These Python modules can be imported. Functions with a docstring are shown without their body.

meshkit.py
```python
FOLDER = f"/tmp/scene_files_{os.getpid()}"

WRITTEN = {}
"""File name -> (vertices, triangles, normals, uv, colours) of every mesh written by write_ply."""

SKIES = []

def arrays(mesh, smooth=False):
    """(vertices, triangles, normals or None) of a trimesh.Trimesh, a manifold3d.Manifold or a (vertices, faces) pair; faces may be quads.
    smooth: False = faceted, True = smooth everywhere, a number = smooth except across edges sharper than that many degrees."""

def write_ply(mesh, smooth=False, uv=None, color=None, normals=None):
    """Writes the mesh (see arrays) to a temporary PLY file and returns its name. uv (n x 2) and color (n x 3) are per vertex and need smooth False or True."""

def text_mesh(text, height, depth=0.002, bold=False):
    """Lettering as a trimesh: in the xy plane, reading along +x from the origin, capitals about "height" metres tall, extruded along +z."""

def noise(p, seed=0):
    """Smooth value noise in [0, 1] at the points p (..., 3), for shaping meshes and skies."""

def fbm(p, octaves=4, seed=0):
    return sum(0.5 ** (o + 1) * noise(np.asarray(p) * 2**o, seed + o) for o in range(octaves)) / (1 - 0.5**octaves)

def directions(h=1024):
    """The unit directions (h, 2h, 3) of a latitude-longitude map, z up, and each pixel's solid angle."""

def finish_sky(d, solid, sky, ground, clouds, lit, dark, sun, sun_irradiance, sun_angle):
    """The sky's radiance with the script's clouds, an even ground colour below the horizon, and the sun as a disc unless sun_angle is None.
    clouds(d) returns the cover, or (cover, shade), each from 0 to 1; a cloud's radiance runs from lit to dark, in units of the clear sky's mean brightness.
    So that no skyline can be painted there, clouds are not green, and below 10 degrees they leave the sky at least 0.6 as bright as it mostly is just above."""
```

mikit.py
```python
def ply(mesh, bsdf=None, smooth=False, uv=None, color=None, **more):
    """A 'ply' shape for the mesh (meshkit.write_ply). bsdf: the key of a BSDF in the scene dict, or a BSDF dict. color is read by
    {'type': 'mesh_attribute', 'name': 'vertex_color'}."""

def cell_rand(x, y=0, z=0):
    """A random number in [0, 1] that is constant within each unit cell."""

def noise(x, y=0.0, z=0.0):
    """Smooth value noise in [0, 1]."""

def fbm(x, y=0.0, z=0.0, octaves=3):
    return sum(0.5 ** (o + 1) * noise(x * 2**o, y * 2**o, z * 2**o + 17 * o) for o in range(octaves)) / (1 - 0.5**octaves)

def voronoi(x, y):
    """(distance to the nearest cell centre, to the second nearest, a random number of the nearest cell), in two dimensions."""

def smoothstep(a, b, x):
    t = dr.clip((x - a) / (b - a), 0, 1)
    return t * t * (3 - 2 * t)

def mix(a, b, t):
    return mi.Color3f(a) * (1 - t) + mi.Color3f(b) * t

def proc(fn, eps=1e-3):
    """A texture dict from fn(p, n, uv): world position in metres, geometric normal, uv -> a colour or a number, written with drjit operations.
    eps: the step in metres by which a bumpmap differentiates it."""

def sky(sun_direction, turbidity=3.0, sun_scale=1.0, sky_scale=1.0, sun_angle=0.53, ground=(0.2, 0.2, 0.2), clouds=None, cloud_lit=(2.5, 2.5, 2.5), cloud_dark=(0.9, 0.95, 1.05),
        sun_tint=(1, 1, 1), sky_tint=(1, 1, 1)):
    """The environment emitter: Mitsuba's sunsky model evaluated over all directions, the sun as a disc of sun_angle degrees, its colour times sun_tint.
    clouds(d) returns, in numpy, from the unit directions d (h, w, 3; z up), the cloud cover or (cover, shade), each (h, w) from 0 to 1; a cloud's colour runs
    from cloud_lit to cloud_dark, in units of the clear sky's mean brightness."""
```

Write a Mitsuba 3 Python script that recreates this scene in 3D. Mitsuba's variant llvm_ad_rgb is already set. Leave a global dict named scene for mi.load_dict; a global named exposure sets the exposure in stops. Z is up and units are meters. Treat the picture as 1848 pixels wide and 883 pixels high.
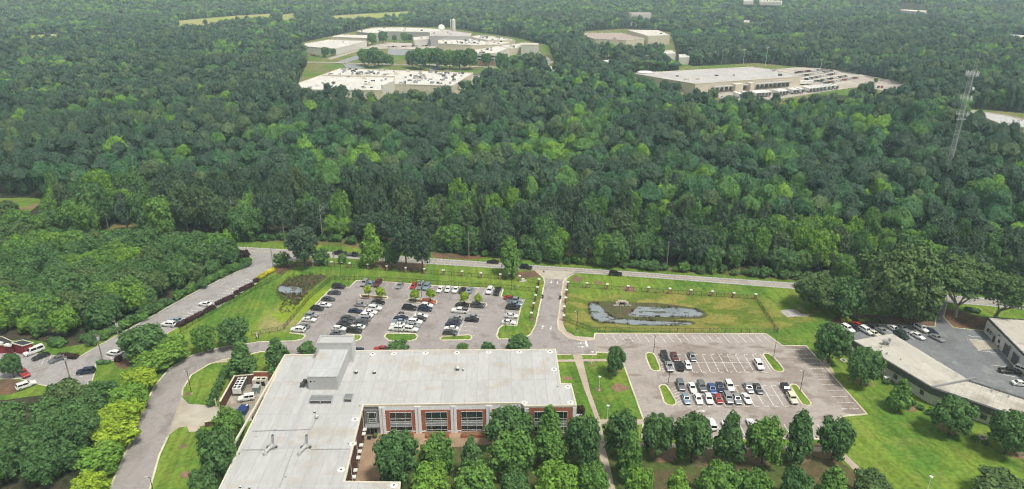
import math, numpy as np, trimesh, shapely, drjit as dr, mitsuba as mi, mikit, meshkit
from shapely.geometry import Polygon, LineString, Point, MultiPolygon, box as sbox
from shapely.ops import unary_union
from mikit import noise, fbm, smoothstep, mix, cell_rand, voronoi

T = mi.ScalarTransform4f
RNG = np.random.default_rng(7)
scene, labels = {}, {}

# ------------------------------------------------------------------ camera, light, exposure
F, YH, CAM_H = 1240.0, -66.0, 110.0                       # focal length and horizon row of the survey photo (1848 x 883), drone height in metres
PITCH = math.atan2(441.5 - YH, F)
CP, SP = math.cos(PITCH), math.sin(PITCH)
exposure = 1.30
scene['camera'] = {'type': 'perspective', 'fov': 2 * math.degrees(math.atan(924 / F)), 'fov_axis': 'x', 'near_clip': 1.0, 'far_clip': 9000.0,
                   'to_world': T().look_at(origin=[0, 0, CAM_H], target=[0, CP, CAM_H - SP], up=[0, 0, 1]), 'medium': {'type': 'ref', 'id': 'haze_air'}}
scene['sky_light'] = mikit.sky((0.33, -0.32, 0.89), turbidity=3, sun_scale=1.15, sun_angle=10, sun_tint=(0.86, 1.0, 1.14), clouds=lambda d: 1.0, cloud_lit=(2.1, 2.15, 2.25))
scene['haze_air'] = {'type': 'homogeneous', 'albedo': {'type': 'rgb', 'value': [0.95, 0.965, 0.97]}, 'sigma_t': {'type': 'rgb', 'value': [0.000140, 0.000183, 0.000218]}}


def G(x, y, z=0.0):
    """Plan position (metres) of a point of height z that was surveyed at pixel (x, y)."""
    u, v = (x - 924) / F, (y - 441.5) / F
    t = (z - CAM_H) / (-SP - v * CP)
    return np.array([u * t, (CP - v * SP) * t])


def GP(pts, z=0.0):
    return [tuple(G(x, y, z)) for x, y in pts]


def poly(pts, z=0.0):
    return Polygon(GP(pts, z)).buffer(0)


def px_per_m(X, Y, Z=0):
    return F / (Y * CP + (CAM_H - Z) * SP)


# ------------------------------------------------------------------ helpers
_count = {}


def key_of(name):
    n = _count.get(name, -1) + 1
    _count[name] = n
    return name if n == 0 else f'{name}_{n:03d}'


def tag(key, label=None, cat=None, group=None, kind=None):
    d = {k: v for k, v in (('label', label), ('category', cat), ('group', group), ('kind', kind)) if v}
    labels.setdefault(key, {}).update(d)
    return key


def put(name, mesh, mat, parent=None, smooth=False, **more):
    key = key_of(f'{parent}__{name}' if parent else name)
    scene[key] = mikit.ply(mesh, mat, smooth=smooth, **more)
    return key


def put_at(name, shape, parent, M):
    key = key_of(f'{parent}__{name}')
    scene[key] = {**shape, 'to_world': M}
    return key


def struct(name, mesh, mat, label=None, smooth=False, kind='structure'):
    return tag(put(name, mesh, mat, smooth=smooth), label, kind=kind)


def box(x0, x1, y0, y1, z0, z1):
    m = trimesh.creation.box((x1 - x0, y1 - y0, z1 - z0))
    m.apply_translation(((x0 + x1) / 2, (y0 + y1) / 2, (z0 + z1) / 2))
    return m


def cyl(p0, p1, r0, r1=None, n=8):
    p0, p1 = np.asarray(p0, float), np.asarray(p1, float)
    r1 = r0 if r1 is None else r1
    d = p1 - p0
    d /= np.linalg.norm(d)
    a = np.cross(d, [0, 0, 1] if abs(d[2]) < 0.9 else [1, 0, 0])
    a /= np.linalg.norm(a)
    b = np.cross(d, a)
    t = np.arange(n) * 2 * np.pi / n
    ring = np.cos(t)[:, None] * a + np.sin(t)[:, None] * b
    v = np.vstack([p0 + ring * r0, p1 + ring * r1, [p0], [p1]])
    i = np.arange(n)
    j = (i + 1) % n
    f = np.vstack([np.stack([i, j, j + n], 1), np.stack([i, j + n, i + n], 1), np.stack([j, i, i * 0 + 2 * n], 1), np.stack([i + n, j + n, i * 0 + 2 * n + 1], 1)])
    m = trimesh.Trimesh(v, f, process=False)
    m.fix_normals()
    return m


def cat(*ms):
    out = []
    for m in ms:
        out += m if isinstance(m, list) else [m]
    return trimesh.util.concatenate(out)


def polys(p):
    return [g for g in getattr(p, 'geoms', [p]) if isinstance(g, Polygon) and g.area > 1e-3]


def sheet(p, z):
    ms = []
    for g in polys(p):
        v, f = trimesh.creation.triangulate_polygon(g, engine='earcut')
        v = np.column_stack([v, np.full(len(v), z)])
        m = trimesh.Trimesh(v, f, process=False)
        if len(f) and m.face_normals[:, 2].mean() < 0:
            m.invert()
        ms.append(m)
    return cat(ms)


def prism(p, z0, z1):
    ms = []
    for g in polys(p):
        m = trimesh.creation.extrude_polygon(g, z1 - z0, engine='earcut')
        m.apply_translation((0, 0, z0))
        ms.append(m)
    return cat(ms)


def place(x, y, z=0.0, rz=0.0, s=(1, 1, 1)):
    """rz in degrees."""
    c, n = math.cos(math.radians(rz)), math.sin(math.radians(rz))
    s = (s,) * 3 if np.isscalar(s) else s
    return T(np.array([[c * s[0], -n * s[1], 0, x], [n * s[0], c * s[1], 0, y], [0, 0, s[2], z], [0, 0, 0, 1.0]]))


def instance(key, group, M):
    scene[key] = {'type': 'instance', 'to_world': M, 'model': {'type': 'ref', 'id': group}}
    return key


def frame(x, y, deg):
    """world from a local plan frame at (x, y) turned by deg"""
    c, n = math.cos(math.radians(deg)), math.sin(math.radians(deg))
    return lambda m: m.copy().apply_transform(np.array([[c, -n, 0, x], [n, c, 0, y], [0, 0, 1, 0], [0, 0, 0, 1.0]]))


def wobble(p, amp, step=2.0, seed=0):
    """irregular outline"""
    out = []
    for g in polys(p):
        n = max(12, int(g.exterior.length / step))
        q = np.array([g.exterior.interpolate(k / n, normalized=True).coords[0] for k in range(n)])
        d = (meshkit.fbm(np.column_stack([q / (step * 2.5), np.full(n, seed)]), 3) - 0.5) * 2 * amp
        c = np.array(g.centroid.coords[0])
        r = q - c
        out.append(Polygon(q + r / (np.linalg.norm(r, axis=1, keepdims=True) + 1e-9) * d[:, None]).buffer(0))
    return unary_union(out)


# ------------------------------------------------------------------ materials
def rgb(c):
    return {'type': 'rgb', 'value': list(map(float, c))}


def mat(name, c, rough=0.8, spec=0.3, metal=0.0, coat=0.0):
    scene[name] = {'type': 'twosided', 'nested': {'type': 'principled', 'base_color': rgb(c) if not isinstance(c, dict) else c, 'roughness': rough, 'specular': spec, 'metallic': metal, 'clearcoat': coat, 'clearcoat_gloss': 0.9}}
    return name


def flat(name, c):
    scene[name] = {'type': 'twosided', 'nested': {'type': 'diffuse', 'reflectance': rgb(c) if not isinstance(c, dict) else c}}
    return name


def C(*c):
    return mi.Color3f(*c)


def varied(c, amp=0.25, scale=1.0, c2=None, scale2=8.0):
    """colour c broken up by fine noise, drifting to c2 in broad patches"""
    c2 = c2 or c

    def fn(p, n, uv):
        k = 1 - amp + 2 * amp * fbm(p.x / scale, p.y / scale, p.z / scale, octaves=3)
        t = smoothstep(0.35, 0.65, fbm(p.x / scale2 + 31, p.y / scale2, p.z / scale2, octaves=2))
        return mix(c, c2, t) * k
    return mikit.proc(fn)


def leafmat(name, c, c2, amp=0.55):
    def fn(p, n, uv):
        k = 1 - amp + 2 * amp * noise(p.x * 1.5, p.y * 1.5, p.z * 1.5)
        t = noise(p.x / 7.0 + 5, p.y / 7.0, 0.0)
        return mix(c, c2, t) * k
    return flat(name, mikit.proc(fn))


leafmat('leaf_pine', (0.066, 0.112, 0.066), (0.090, 0.136, 0.078))
leafmat('leaf_moss', (0.088, 0.142, 0.066), (0.110, 0.156, 0.074))
leafmat('leaf_dark', (0.078, 0.160, 0.056), (0.112, 0.208, 0.068))
leafmat('leaf_mid', (0.108, 0.222, 0.052), (0.150, 0.272, 0.062))
leafmat('leaf_bright', (0.140, 0.275, 0.045), (0.185, 0.320, 0.054))
leafmat('leaf_lime', (0.23, 0.35, 0.032), (0.30, 0.41, 0.045))
leafmat('leaf_olive', (0.088, 0.150, 0.054), (0.122, 0.182, 0.066))
for nme_, a_, b_ in (('pine', (0.047, 0.085, 0.058), (0.070, 0.110, 0.070)), ('moss', (0.086, 0.136, 0.066), (0.106, 0.150, 0.072)), ('dark', (0.046, 0.110, 0.056), (0.070, 0.144, 0.066)), ('mid', (0.074, 0.160, 0.052), (0.105, 0.200, 0.060)), ('bright', (0.120, 0.245, 0.046), (0.170, 0.300, 0.050)), ('rust', (0.20, 0.11, 0.07), (0.15, 0.10, 0.06))):
    leafmat('canopy_' + nme_, a_, b_, 0.45)
leafmat('leaf_purple', (0.050, 0.026, 0.030), (0.07, 0.035, 0.036))
leafmat('leaf_yellow', (0.45, 0.42, 0.03), (0.55, 0.48, 0.05))
leafmat('leaf_rust', (0.20, 0.11, 0.06), (0.15, 0.095, 0.055))
flat('bark', varied((0.12, 0.095, 0.075), 0.3, 0.6))
flat('bark_pale', varied((0.34, 0.31, 0.27), 0.25, 0.6))


def stain(p, s, lo, hi):
    return smoothstep(lo, hi, fbm(p.x / s, p.y / s, 3.0, octaves=4))


def asphalt(base, dark, tint):
    def fn(p, n, uv):
        k = 0.88 + 0.24 * fbm(p.x * 1.3, p.y * 1.3, octaves=3)
        a = stain(p, 9.0, 0.52, 0.74)
        b = stain(p + mi.Vector3f(57, 13, 0), 3.2, 0.60, 0.78)
        c = mix(base, dark, 0.7 * a)
        c = mix(c, tint, 0.5 * b)
        v1, v2, r = voronoi(p.x / 7.0, p.y / 7.0)
        crack = 1 - 0.25 * (1 - smoothstep(0.0, 0.02, v2 - v1))
        return c * k * crack
    return mikit.proc(fn)


flat('asphalt_old', asphalt((0.345, 0.315, 0.308), (0.265, 0.238, 0.228), (0.20, 0.165, 0.148)))


def worn(p, n, uv):
    k = 0.88 + 0.24 * fbm(p.x * 1.3, p.y * 1.3, octaves=3)
    c = mix((0.395, 0.350, 0.325), (0.310, 0.264, 0.238), smoothstep(0.42, 0.66, fbm(p.x / 9, p.y / 9, 3.0, octaves=4)))
    c = mix(c, (0.22, 0.175, 0.150), 0.65 * smoothstep(0.54, 0.72, fbm(p.x / 4.5 + 9, p.y / 2.2, 5.0, octaves=4)))
    bay = dr.maximum(smoothstep(197.5, 199.5, p.y) * smoothstep(38, 42, p.x), smoothstep(86.0, 87.5, p.x - 0.06 * (185 - p.y)))
    c = mix(c, (0.25, 0.20, 0.175), bay * (0.25 + 0.6 * smoothstep(0.35, 0.65, fbm(p.x / 1.6, p.y / 1.6, 8.0, octaves=3))))
    v1, v2, r = voronoi(p.x / 6.0, p.y / 6.0)
    return c * k * (1 - 0.25 * (1 - smoothstep(0.0, 0.02, v2 - v1)))


flat('asphalt_worn', mikit.proc(worn))
flat('asphalt_road', asphalt((0.36, 0.34, 0.335), (0.30, 0.28, 0.275), (0.25, 0.22, 0.21)))
flat('asphalt_dark', asphalt((0.215, 0.22, 0.235), (0.165, 0.168, 0.18), (0.30, 0.30, 0.30)))
flat('concrete', varied((0.48, 0.44, 0.37), 0.12, 1.5, (0.42, 0.37, 0.30), 6))
flat('kerb_concrete', varied((0.66, 0.62, 0.48), 0.15, 0.8, (0.55, 0.50, 0.38), 4))
flat('sidewalk_concrete', varied((0.50, 0.42, 0.35), 0.10, 1.0, (0.45, 0.37, 0.30), 5))
flat('paving_tan', varied((0.40, 0.28, 0.19), 0.14, 1.2, (0.33, 0.23, 0.16), 4))
flat('yard_concrete', varied((0.42, 0.37, 0.31), 0.2, 0.9, (0.30, 0.26, 0.22), 3.5))
flat('paint_white', varied((0.66, 0.66, 0.64), 0.2, 0.5))
flat('paint_yellow', varied((0.62, 0.50, 0.22), 0.2, 0.6))
flat('pine_straw', varied((0.20, 0.115, 0.070), 0.3, 0.5, (0.15, 0.10, 0.07), 3))
flat('bare_soil', varied((0.26, 0.17, 0.11), 0.3, 0.6, (0.20, 0.15, 0.09), 4))
flat('litter', varied((0.055, 0.060, 0.035), 0.4, 0.8, (0.080, 0.065, 0.045), 6))
flat('gravel', varied((0.40, 0.38, 0.36), 0.35, 0.5))
flat('mud', varied((0.115, 0.095, 0.058), 0.4, 0.5, (0.090, 0.105, 0.042), 2.5))
flat('roof_black', varied((0.06, 0.06, 0.065), 0.2, 0.8))
flat('stone_grey', varied((0.22, 0.22, 0.23), 0.25, 0.5))
mat('wall_tower', varied((0.46, 0.46, 0.46), 0.08, 1.2), 0.8)
mat('metal_grey', (0.33, 0.34, 0.35), 0.5, 0.5, 0.3)
mat('metal_pale', (0.55, 0.55, 0.55), 0.5, 0.5, 0.3)
mat('metal_black', (0.015, 0.016, 0.017), 0.5, 0.4)
mat('metal_dark', (0.07, 0.075, 0.075), 0.6, 0.4)
mat('pole_wood', varied((0.27, 0.23, 0.19), 0.2, 0.4), 0.9)
mat('white_part', (0.72, 0.72, 0.70), 0.5)
mat('cream_part', (0.62, 0.58, 0.48), 0.6)
mat('blue_steel', (0.02, 0.045, 0.16), 0.5)
mat('wall_pale', varied((0.76, 0.77, 0.81), 0.06, 1.0), 0.8)
mat('wall_grey', varied((0.40, 0.40, 0.40), 0.08, 1.2), 0.8)
mat('wall_beige', varied((0.60, 0.55, 0.45), 0.10, 2.0), 0.8)
mat('wall_white', varied((0.60, 0.59, 0.56), 0.10, 2.0), 0.8)
mat('glass_dark', (0.022, 0.034, 0.036), 0.06, 0.6)
mat('glass_blue', (0.10, 0.12, 0.14), 0.10, 0.7)
mat('blind_pale', (0.25, 0.29, 0.33), 0.3, 0.5)


def brickfn(c, mortar, c2):
    def fn(p, n, uv):
        row = p.z / 0.20
        h = (p.x + p.y) / 0.42 + 0.5 * (dr.floor(row) - 2 * dr.floor(dr.floor(row) / 2))
        t = cell_rand(dr.floor(h), dr.floor(row))
        fx, fz = h - dr.floor(h), row - dr.floor(row)
        m = ((fx < 0.05) | (fz < 0.10))
        b = mix(c, c2, t) * (0.85 + 0.3 * noise(p.x / 1.1, p.y / 1.1, p.z / 1.1))
        return dr.select(m, mi.Color3f(*mortar), b)
    return mikit.proc(fn)


flat('brick_red', brickfn((0.42, 0.145, 0.090), (0.38, 0.22, 0.16), (0.35, 0.115, 0.072)))
flat('brick_brown', brickfn((0.16, 0.075, 0.058), (0.20, 0.16, 0.13), (0.11, 0.055, 0.045)))
flat('brick_tan', brickfn((0.34, 0.19, 0.13), (0.38, 0.32, 0.26), (0.28, 0.15, 0.10)))


def membrane(base, seam, ang=1.2, pitch=3.0, dirt=(0.46, 0.40, 0.33)):
    ca, sa = math.cos(math.radians(ang)), math.sin(math.radians(ang))

    def fn(p, n, uv):
        u, v = p.x * ca + p.y * sa, -p.x * sa + p.y * ca
        a = u / pitch
        fa = a - dr.floor(a)
        b = v / 14.0
        fb = b - dr.floor(b)
        line = dr.select((fa < 0.05) | (fb < 0.012), 1.0, 0.0)
        k = 0.90 + 0.20 * fbm(u * 1.6, v * 0.5, 1.0, octaves=4)
        streak = 0.95 + 0.10 * cell_rand(dr.floor(a), dr.floor(b))
        c = mix(base, dirt, 0.5 * smoothstep(0.54, 0.78, fbm(u / 6, v / 3.5, 9.0, octaves=5)))
        return mix(c * k * streak, seam, 0.42 * line)
    return mikit.proc(fn)


flat('roof_white', membrane((0.485, 0.485, 0.485), (0.33, 0.33, 0.335), dirt=(0.44, 0.37, 0.30)))
flat('roof_pale_grey', membrane((0.50, 0.51, 0.52), (0.36, 0.36, 0.37)))
flat('roof_far', membrane((0.66, 0.65, 0.62), (0.50, 0.48, 0.45), ang=8, pitch=9.0, dirt=(0.52, 0.47, 0.42)))
flat('roof_far_grey', membrane((0.50, 0.49, 0.49), (0.42, 0.41, 0.41), ang=-6, pitch=12.0, dirt=(0.44, 0.41, 0.39)))
flat('roof_worn', membrane((0.52, 0.49, 0.44), (0.33, 0.31, 0.28), ang=17, pitch=2.4, dirt=(0.27, 0.24, 0.20)))
flat('roof_patch', varied((0.44, 0.44, 0.45), 0.08, 1.0))


def gridroof(p, n, uv):
    ca, sa = math.cos(math.radians(-42)), math.sin(math.radians(-42))
    u, v = (p.x * ca + p.y * sa) / 1.2, (-p.x * sa + p.y * ca) / 1.2
    fu, fv = u - dr.floor(u), v - dr.floor(v)
    k = 0.9 + 0.2 * cell_rand(dr.floor(u), dr.floor(v))
    c = mix((0.52, 0.49, 0.44), (0.40, 0.37, 0.32), smoothstep(0.4, 0.7, fbm(p.x / 5, p.y / 5, octaves=3))) * k
    return dr.select((fu < 0.06) | (fv < 0.06), c * 0.72, c)


flat('roof_gridded', mikit.proc(gridroof))

# ------------------------------------------------------------------ plan: pavements
LOT_L = poly([(644, 507), (690, 509), (780, 516), (907, 522.5), (903, 536), (913, 540), (945, 542), (938, 558), (931, 588), (908, 586), (899, 593), (895, 606), (899, 613), (899, 634), (700, 638), (540, 640),
              (465, 634), (465, 618), (530, 616.5), (547, 613), (552, 607), (549, 603.5), (525, 601), (571, 549), (587, 533), (600, 520), (632, 519)])
ENTRANCE = poly([(960, 484), (1045, 490), (1028, 498), (1018, 504), (1015, 512), (1005, 583), (1007, 596), (1025, 611), (1049, 616.5), (1073, 614), (1075, 640), (895, 640), (899, 613), (918, 613), (949, 610), (959, 604), (968, 587), (984, 510), (982, 502), (973, 494)])
LOT_R = poly([(1000, 616), (1049, 616.5), (1073, 614), (1075, 603), (1381, 603), (1403, 619), (1411, 625), (1454, 625), (1562, 747), (1521, 751), (1510, 758), (1498, 792), (1160, 790), (1163, 758), (1122, 645), (1098, 637), (1048, 633.5), (1000, 632)])
LOOP = poly([(470, 618), (399, 628), (348, 642), (307, 666), (282, 695), (263, 732), (234, 805), (190, 905), (262, 905), (272, 871), (285.5, 823), (303, 785), (327, 717), (328, 703), (344, 677), (377, 657), (400, 650), (470, 635)])
ISLANDS = [[(648, 533), (651, 531), (700, 535.5), (702, 538), (697, 540.5), (652, 538)], [(734, 542), (737, 538.5), (788, 542), (790, 546), (787, 550), (738, 545.5)],
           [(823, 547), (826, 544.5), (878, 547), (880, 550.5), (876, 553), (828, 550.5)],
           [(622, 604), (650, 604), (654, 608), (650, 614), (638, 617), (612, 616), (610, 610)], [(692, 608), (697, 601.5), (751, 602), (755, 608), (751, 613.5), (740, 616.5), (700, 615.5)],
           [(792, 612), (797.5, 607), (823, 605.5), (848, 604), (853, 609), (849, 614.5), (796, 615)],
           [(1163.8, 638.8), (1170, 635.6), (1179.4, 637.5), (1185, 645), (1192.5, 663.8), (1192.5, 668.8), (1187.5, 671), (1178.8, 670), (1172.5, 666), (1165, 647.5)],
           [(1187.6, 697.6), (1193.6, 693.6), (1203, 695), (1211.4, 707), (1221, 723.8), (1221, 731), (1213.8, 733.8), (1204, 732), (1197, 726), (1190, 704.8)],
           [(1375, 640), (1380, 637), (1387.5, 638), (1396, 643.8), (1407.5, 656), (1416, 667.5), (1413.8, 672.5), (1405, 672.5), (1395, 668.8), (1385, 655)],
           [(1423.8, 696), (1428.8, 693), (1437.5, 694), (1445, 702.5), (1455, 715), (1465, 727.5), (1463.8, 733), (1457.5, 733.8), (1446, 730), (1434, 712)]]
ISL = unary_union([poly(p).buffer(-0.5).buffer(0.5) for p in ISLANDS])
SITE = unary_union([LOT_L, ENTRANCE, LOT_R, LOOP]).difference(ISL)
ROAD_N = [(-300, 412), (-100, 421), (60, 428.5), (273, 437), (440, 446), (512, 450), (640, 457.5), (785, 466.6), (959, 478.5), (1122, 489), (1250, 498), (1438, 511), (1770, 537), (1900, 549), (2150, 574)]
ROAD_S = [(2150, 592), (1900, 564), (1770, 551.5), (1434, 521.7), (1250, 507.5), (1122, 498), (959, 488), (902, 484.5), (777, 477), (646, 467.5), (512, 461), (440, 457), (273, 447), (60, 438), (-100, 430), (-300, 420)]
ROAD = poly(ROAD_N + ROAD_S)
STREET = poly([(425, 450), (440, 458), (456, 466), (452, 480), (407.6, 500), (340, 534), (271.7, 573), (170, 629), (140, 647), (118, 646), (86, 641), (52, 638), (22, 637), (-40, 632), (-60, 690), (0, 684), (38, 684), (62, 692), (130, 706), (165, 690), (172, 667), (172, 657), (222, 648), (300, 603),
               (322, 590), (390, 556), (462, 512), (459, 503), (464, 499), (488, 484), (505, 474), (540, 468), (540, 456), (470, 452)])
LOT_E = poly([(1521, 586), (1600, 586.5), (1688, 590), (1692, 545), (1709, 546), (1702, 572), (1720, 592), (1776, 598), (1900, 745), (1900, 790), (1560, 640), (1530, 630), (1535, 612), (1524, 600)])

# ------------------------------------------------------------------ ground with its two drainage basins
BASIN_L = poly([(497, 505), (520, 492), (560, 487), (640, 489), (880, 502), (885, 512), (780, 508), (640, 500), (600, 501), (575, 517), (540, 556), (512, 590), (495, 585), (515, 552), (505, 540), (488, 530)])
BASIN_R = poly([(1036, 533), (1060, 527), (1200, 531), (1345, 542), (1378, 580), (1370, 592), (1080, 592), (1050, 580)])
POND_L = poly([(500, 519), (508, 515), (520, 518), (533, 516), (546, 522), (545, 531), (538, 536), (530, 530), (512, 531), (502, 526)], -1.0)
POND_R1 = poly([(1062, 550), (1068, 547.5), (1079, 548), (1085, 555), (1094, 565), (1104, 573), (1116, 576), (1150, 578), (1200, 581), (1247, 583), (1249, 587), (1225, 588), (1180, 588.5), (1140, 587), (1120, 584), (1085, 582.5), (1072, 578), (1065, 570), (1063, 560)], -1.0)
POND_R2 = poly([(1134, 568), (1142, 562), (1152, 553.5), (1180, 555.5), (1225, 556), (1258, 560), (1270, 568), (1262, 572), (1200, 573), (1160, 573), (1133, 571)], -1.0)
PUDDLE_R = poly([(1096, 551), (1146, 554), (1142, 561), (1132, 568), (1118, 567), (1104, 560)], -1.0)
WATER = unary_union([POND_L, POND_R1, POND_R2])


def sstep(a, b, x):
    t = np.clip((x - a) / (b - a), 0, 1)
    return t * t * (3 - 2 * t)


def relief(x, y):
    """gentle hills far off"""
    x, y = np.asarray(x, float), np.asarray(y, float)
    n = meshkit.fbm(np.stack([x / 520, y / 420, x * 0 + 4], -1), 3)
    return sstep(1420, 2000, y) * np.maximum(n - 0.36, 0) * 90


def ground_z(x, y):
    x, y = np.asarray(x, float), np.asarray(y, float)
    z = relief(x, y)
    near = (np.abs(x) < 140) & (y > 150) & (y < 270)
    if near.any():
        P = shapely.points(x[near], y[near])
        d = np.zeros(near.sum())
        for b, dep in ((BASIN_L, 0.9), (BASIN_R, 0.92)):
            ins = shapely.contains(b, P)
            e = shapely.distance(b.boundary, P)
            d = np.maximum(d, np.where(ins, dep * sstep(0, 6 if b is BASIN_R else 3.0, e), 0))
        w = shapely.distance(WATER, P)
        d = d + 0.5 * (1 - sstep(0, 0.9, w)) * (d > 0.3)
        zz = z[near] - d
        z[near] = zz
    return z


def axis(parts):
    return np.unique(np.concatenate([np.arange(a, b + 1e-6, s) for a, b, s in parts]))


gx = axis([(-4200, -1000, 160), (-1000, -160, 40), (-160, -125, 5), (-125, 125, 1.25), (125, 165, 5), (160, 1000, 40), (1000, 4200, 160)])
gy = axis([(-200, 60, 40), (60, 165, 5), (165, 262, 1.25), (262, 300, 6), (300, 1000, 35), (1000, 4000, 60), (4000, 5200, 150)])
X, Y = np.meshgrid(gx, gy)
Z = ground_z(X, Y)
i = np.arange(len(gy) - 1)[:, None] * len(gx) + np.arange(len(gx) - 1)[None]
quads = np.stack([i, i + 1, i + 1 + len(gx), i + len(gx)], -1).reshape(-1, 4)
ground_mesh = trimesh.Trimesh(np.stack([X, Y, Z], -1).reshape(-1, 3), np.vstack([quads[:, [0, 1, 2]], quads[:, [0, 2, 3]]]), process=False)
cl = G(560, 540)
cr = (np.array(BASIN_R.centroid.coords[0]))


def ell(p, cx, cy, a, b, rot=0.0):
    c, s = math.cos(math.radians(rot)), math.sin(math.radians(rot))
    dx, dy = p.x - cx, p.y - cy
    return dr.sqrt(dr.square((dx * c + dy * s) / a) + dr.square((-dx * s + dy * c) / b))


def ground_fn(p, n, uv):
    f1, f2, f3 = fbm(p.x / 11, p.y / 11, 2.0, octaves=4), fbm(p.x / 3.1, p.y / 3.1, 7.0, octaves=3), noise(p.x * 1.6, p.y * 1.6)
    lawn = mix((0.096, 0.188, 0.030), (0.165, 0.245, 0.038), smoothstep(0.32, 0.68, f1))
    lawn = mix(lawn, (0.19, 0.22, 0.05), 0.55 * smoothstep(0.52, 0.78, f2))
    lawn = lawn * (0.90 + 0.20 * smoothstep(0.3, 0.7, noise(p.x / 0.9 + p.y / 6.0, p.y / 14.0, 4.0)))
    # rough, drying grass in the right basin; lush in the left one
    e = ell(p, float(cr[0]), float(cr[1]), 44, 15, -2) + 0.7 * (f1 - 0.5)
    lawn = mix(mix((0.235, 0.225, 0.060), (0.125, 0.175, 0.03), smoothstep(0.42, 0.62, fbm(p.x / 6, p.y / 3.5, 11.0, octaves=4))), lawn, smoothstep(0.75, 1.15, e))
    e = ell(p, -74.0, 208, 9, 19, -22) + 0.9 * (f1 - 0.5)
    lawn = mix(mix((0.215, 0.30, 0.03), (0.32, 0.28, 0.13), smoothstep(0.45, 0.65, f1)), lawn, smoothstep(0.6, 1.2, e))
    verge = mix((0.125, 0.150, 0.045), (0.20, 0.16, 0.075), smoothstep(0.45, 0.65, f1))
    lawn = mix(lawn, verge, smoothstep(0.0, 3.0, p.y - (251.5 - 0.185 * p.x)))
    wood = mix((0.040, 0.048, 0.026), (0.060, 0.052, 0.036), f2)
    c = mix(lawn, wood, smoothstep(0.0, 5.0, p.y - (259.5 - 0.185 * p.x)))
    return c * (0.78 + 0.44 * f3)


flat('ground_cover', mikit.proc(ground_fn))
tag(put('ground', ground_mesh, 'ground_cover', smooth=True), 'grass and soil ground of the site and the wooded country beyond', kind='structure')

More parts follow.
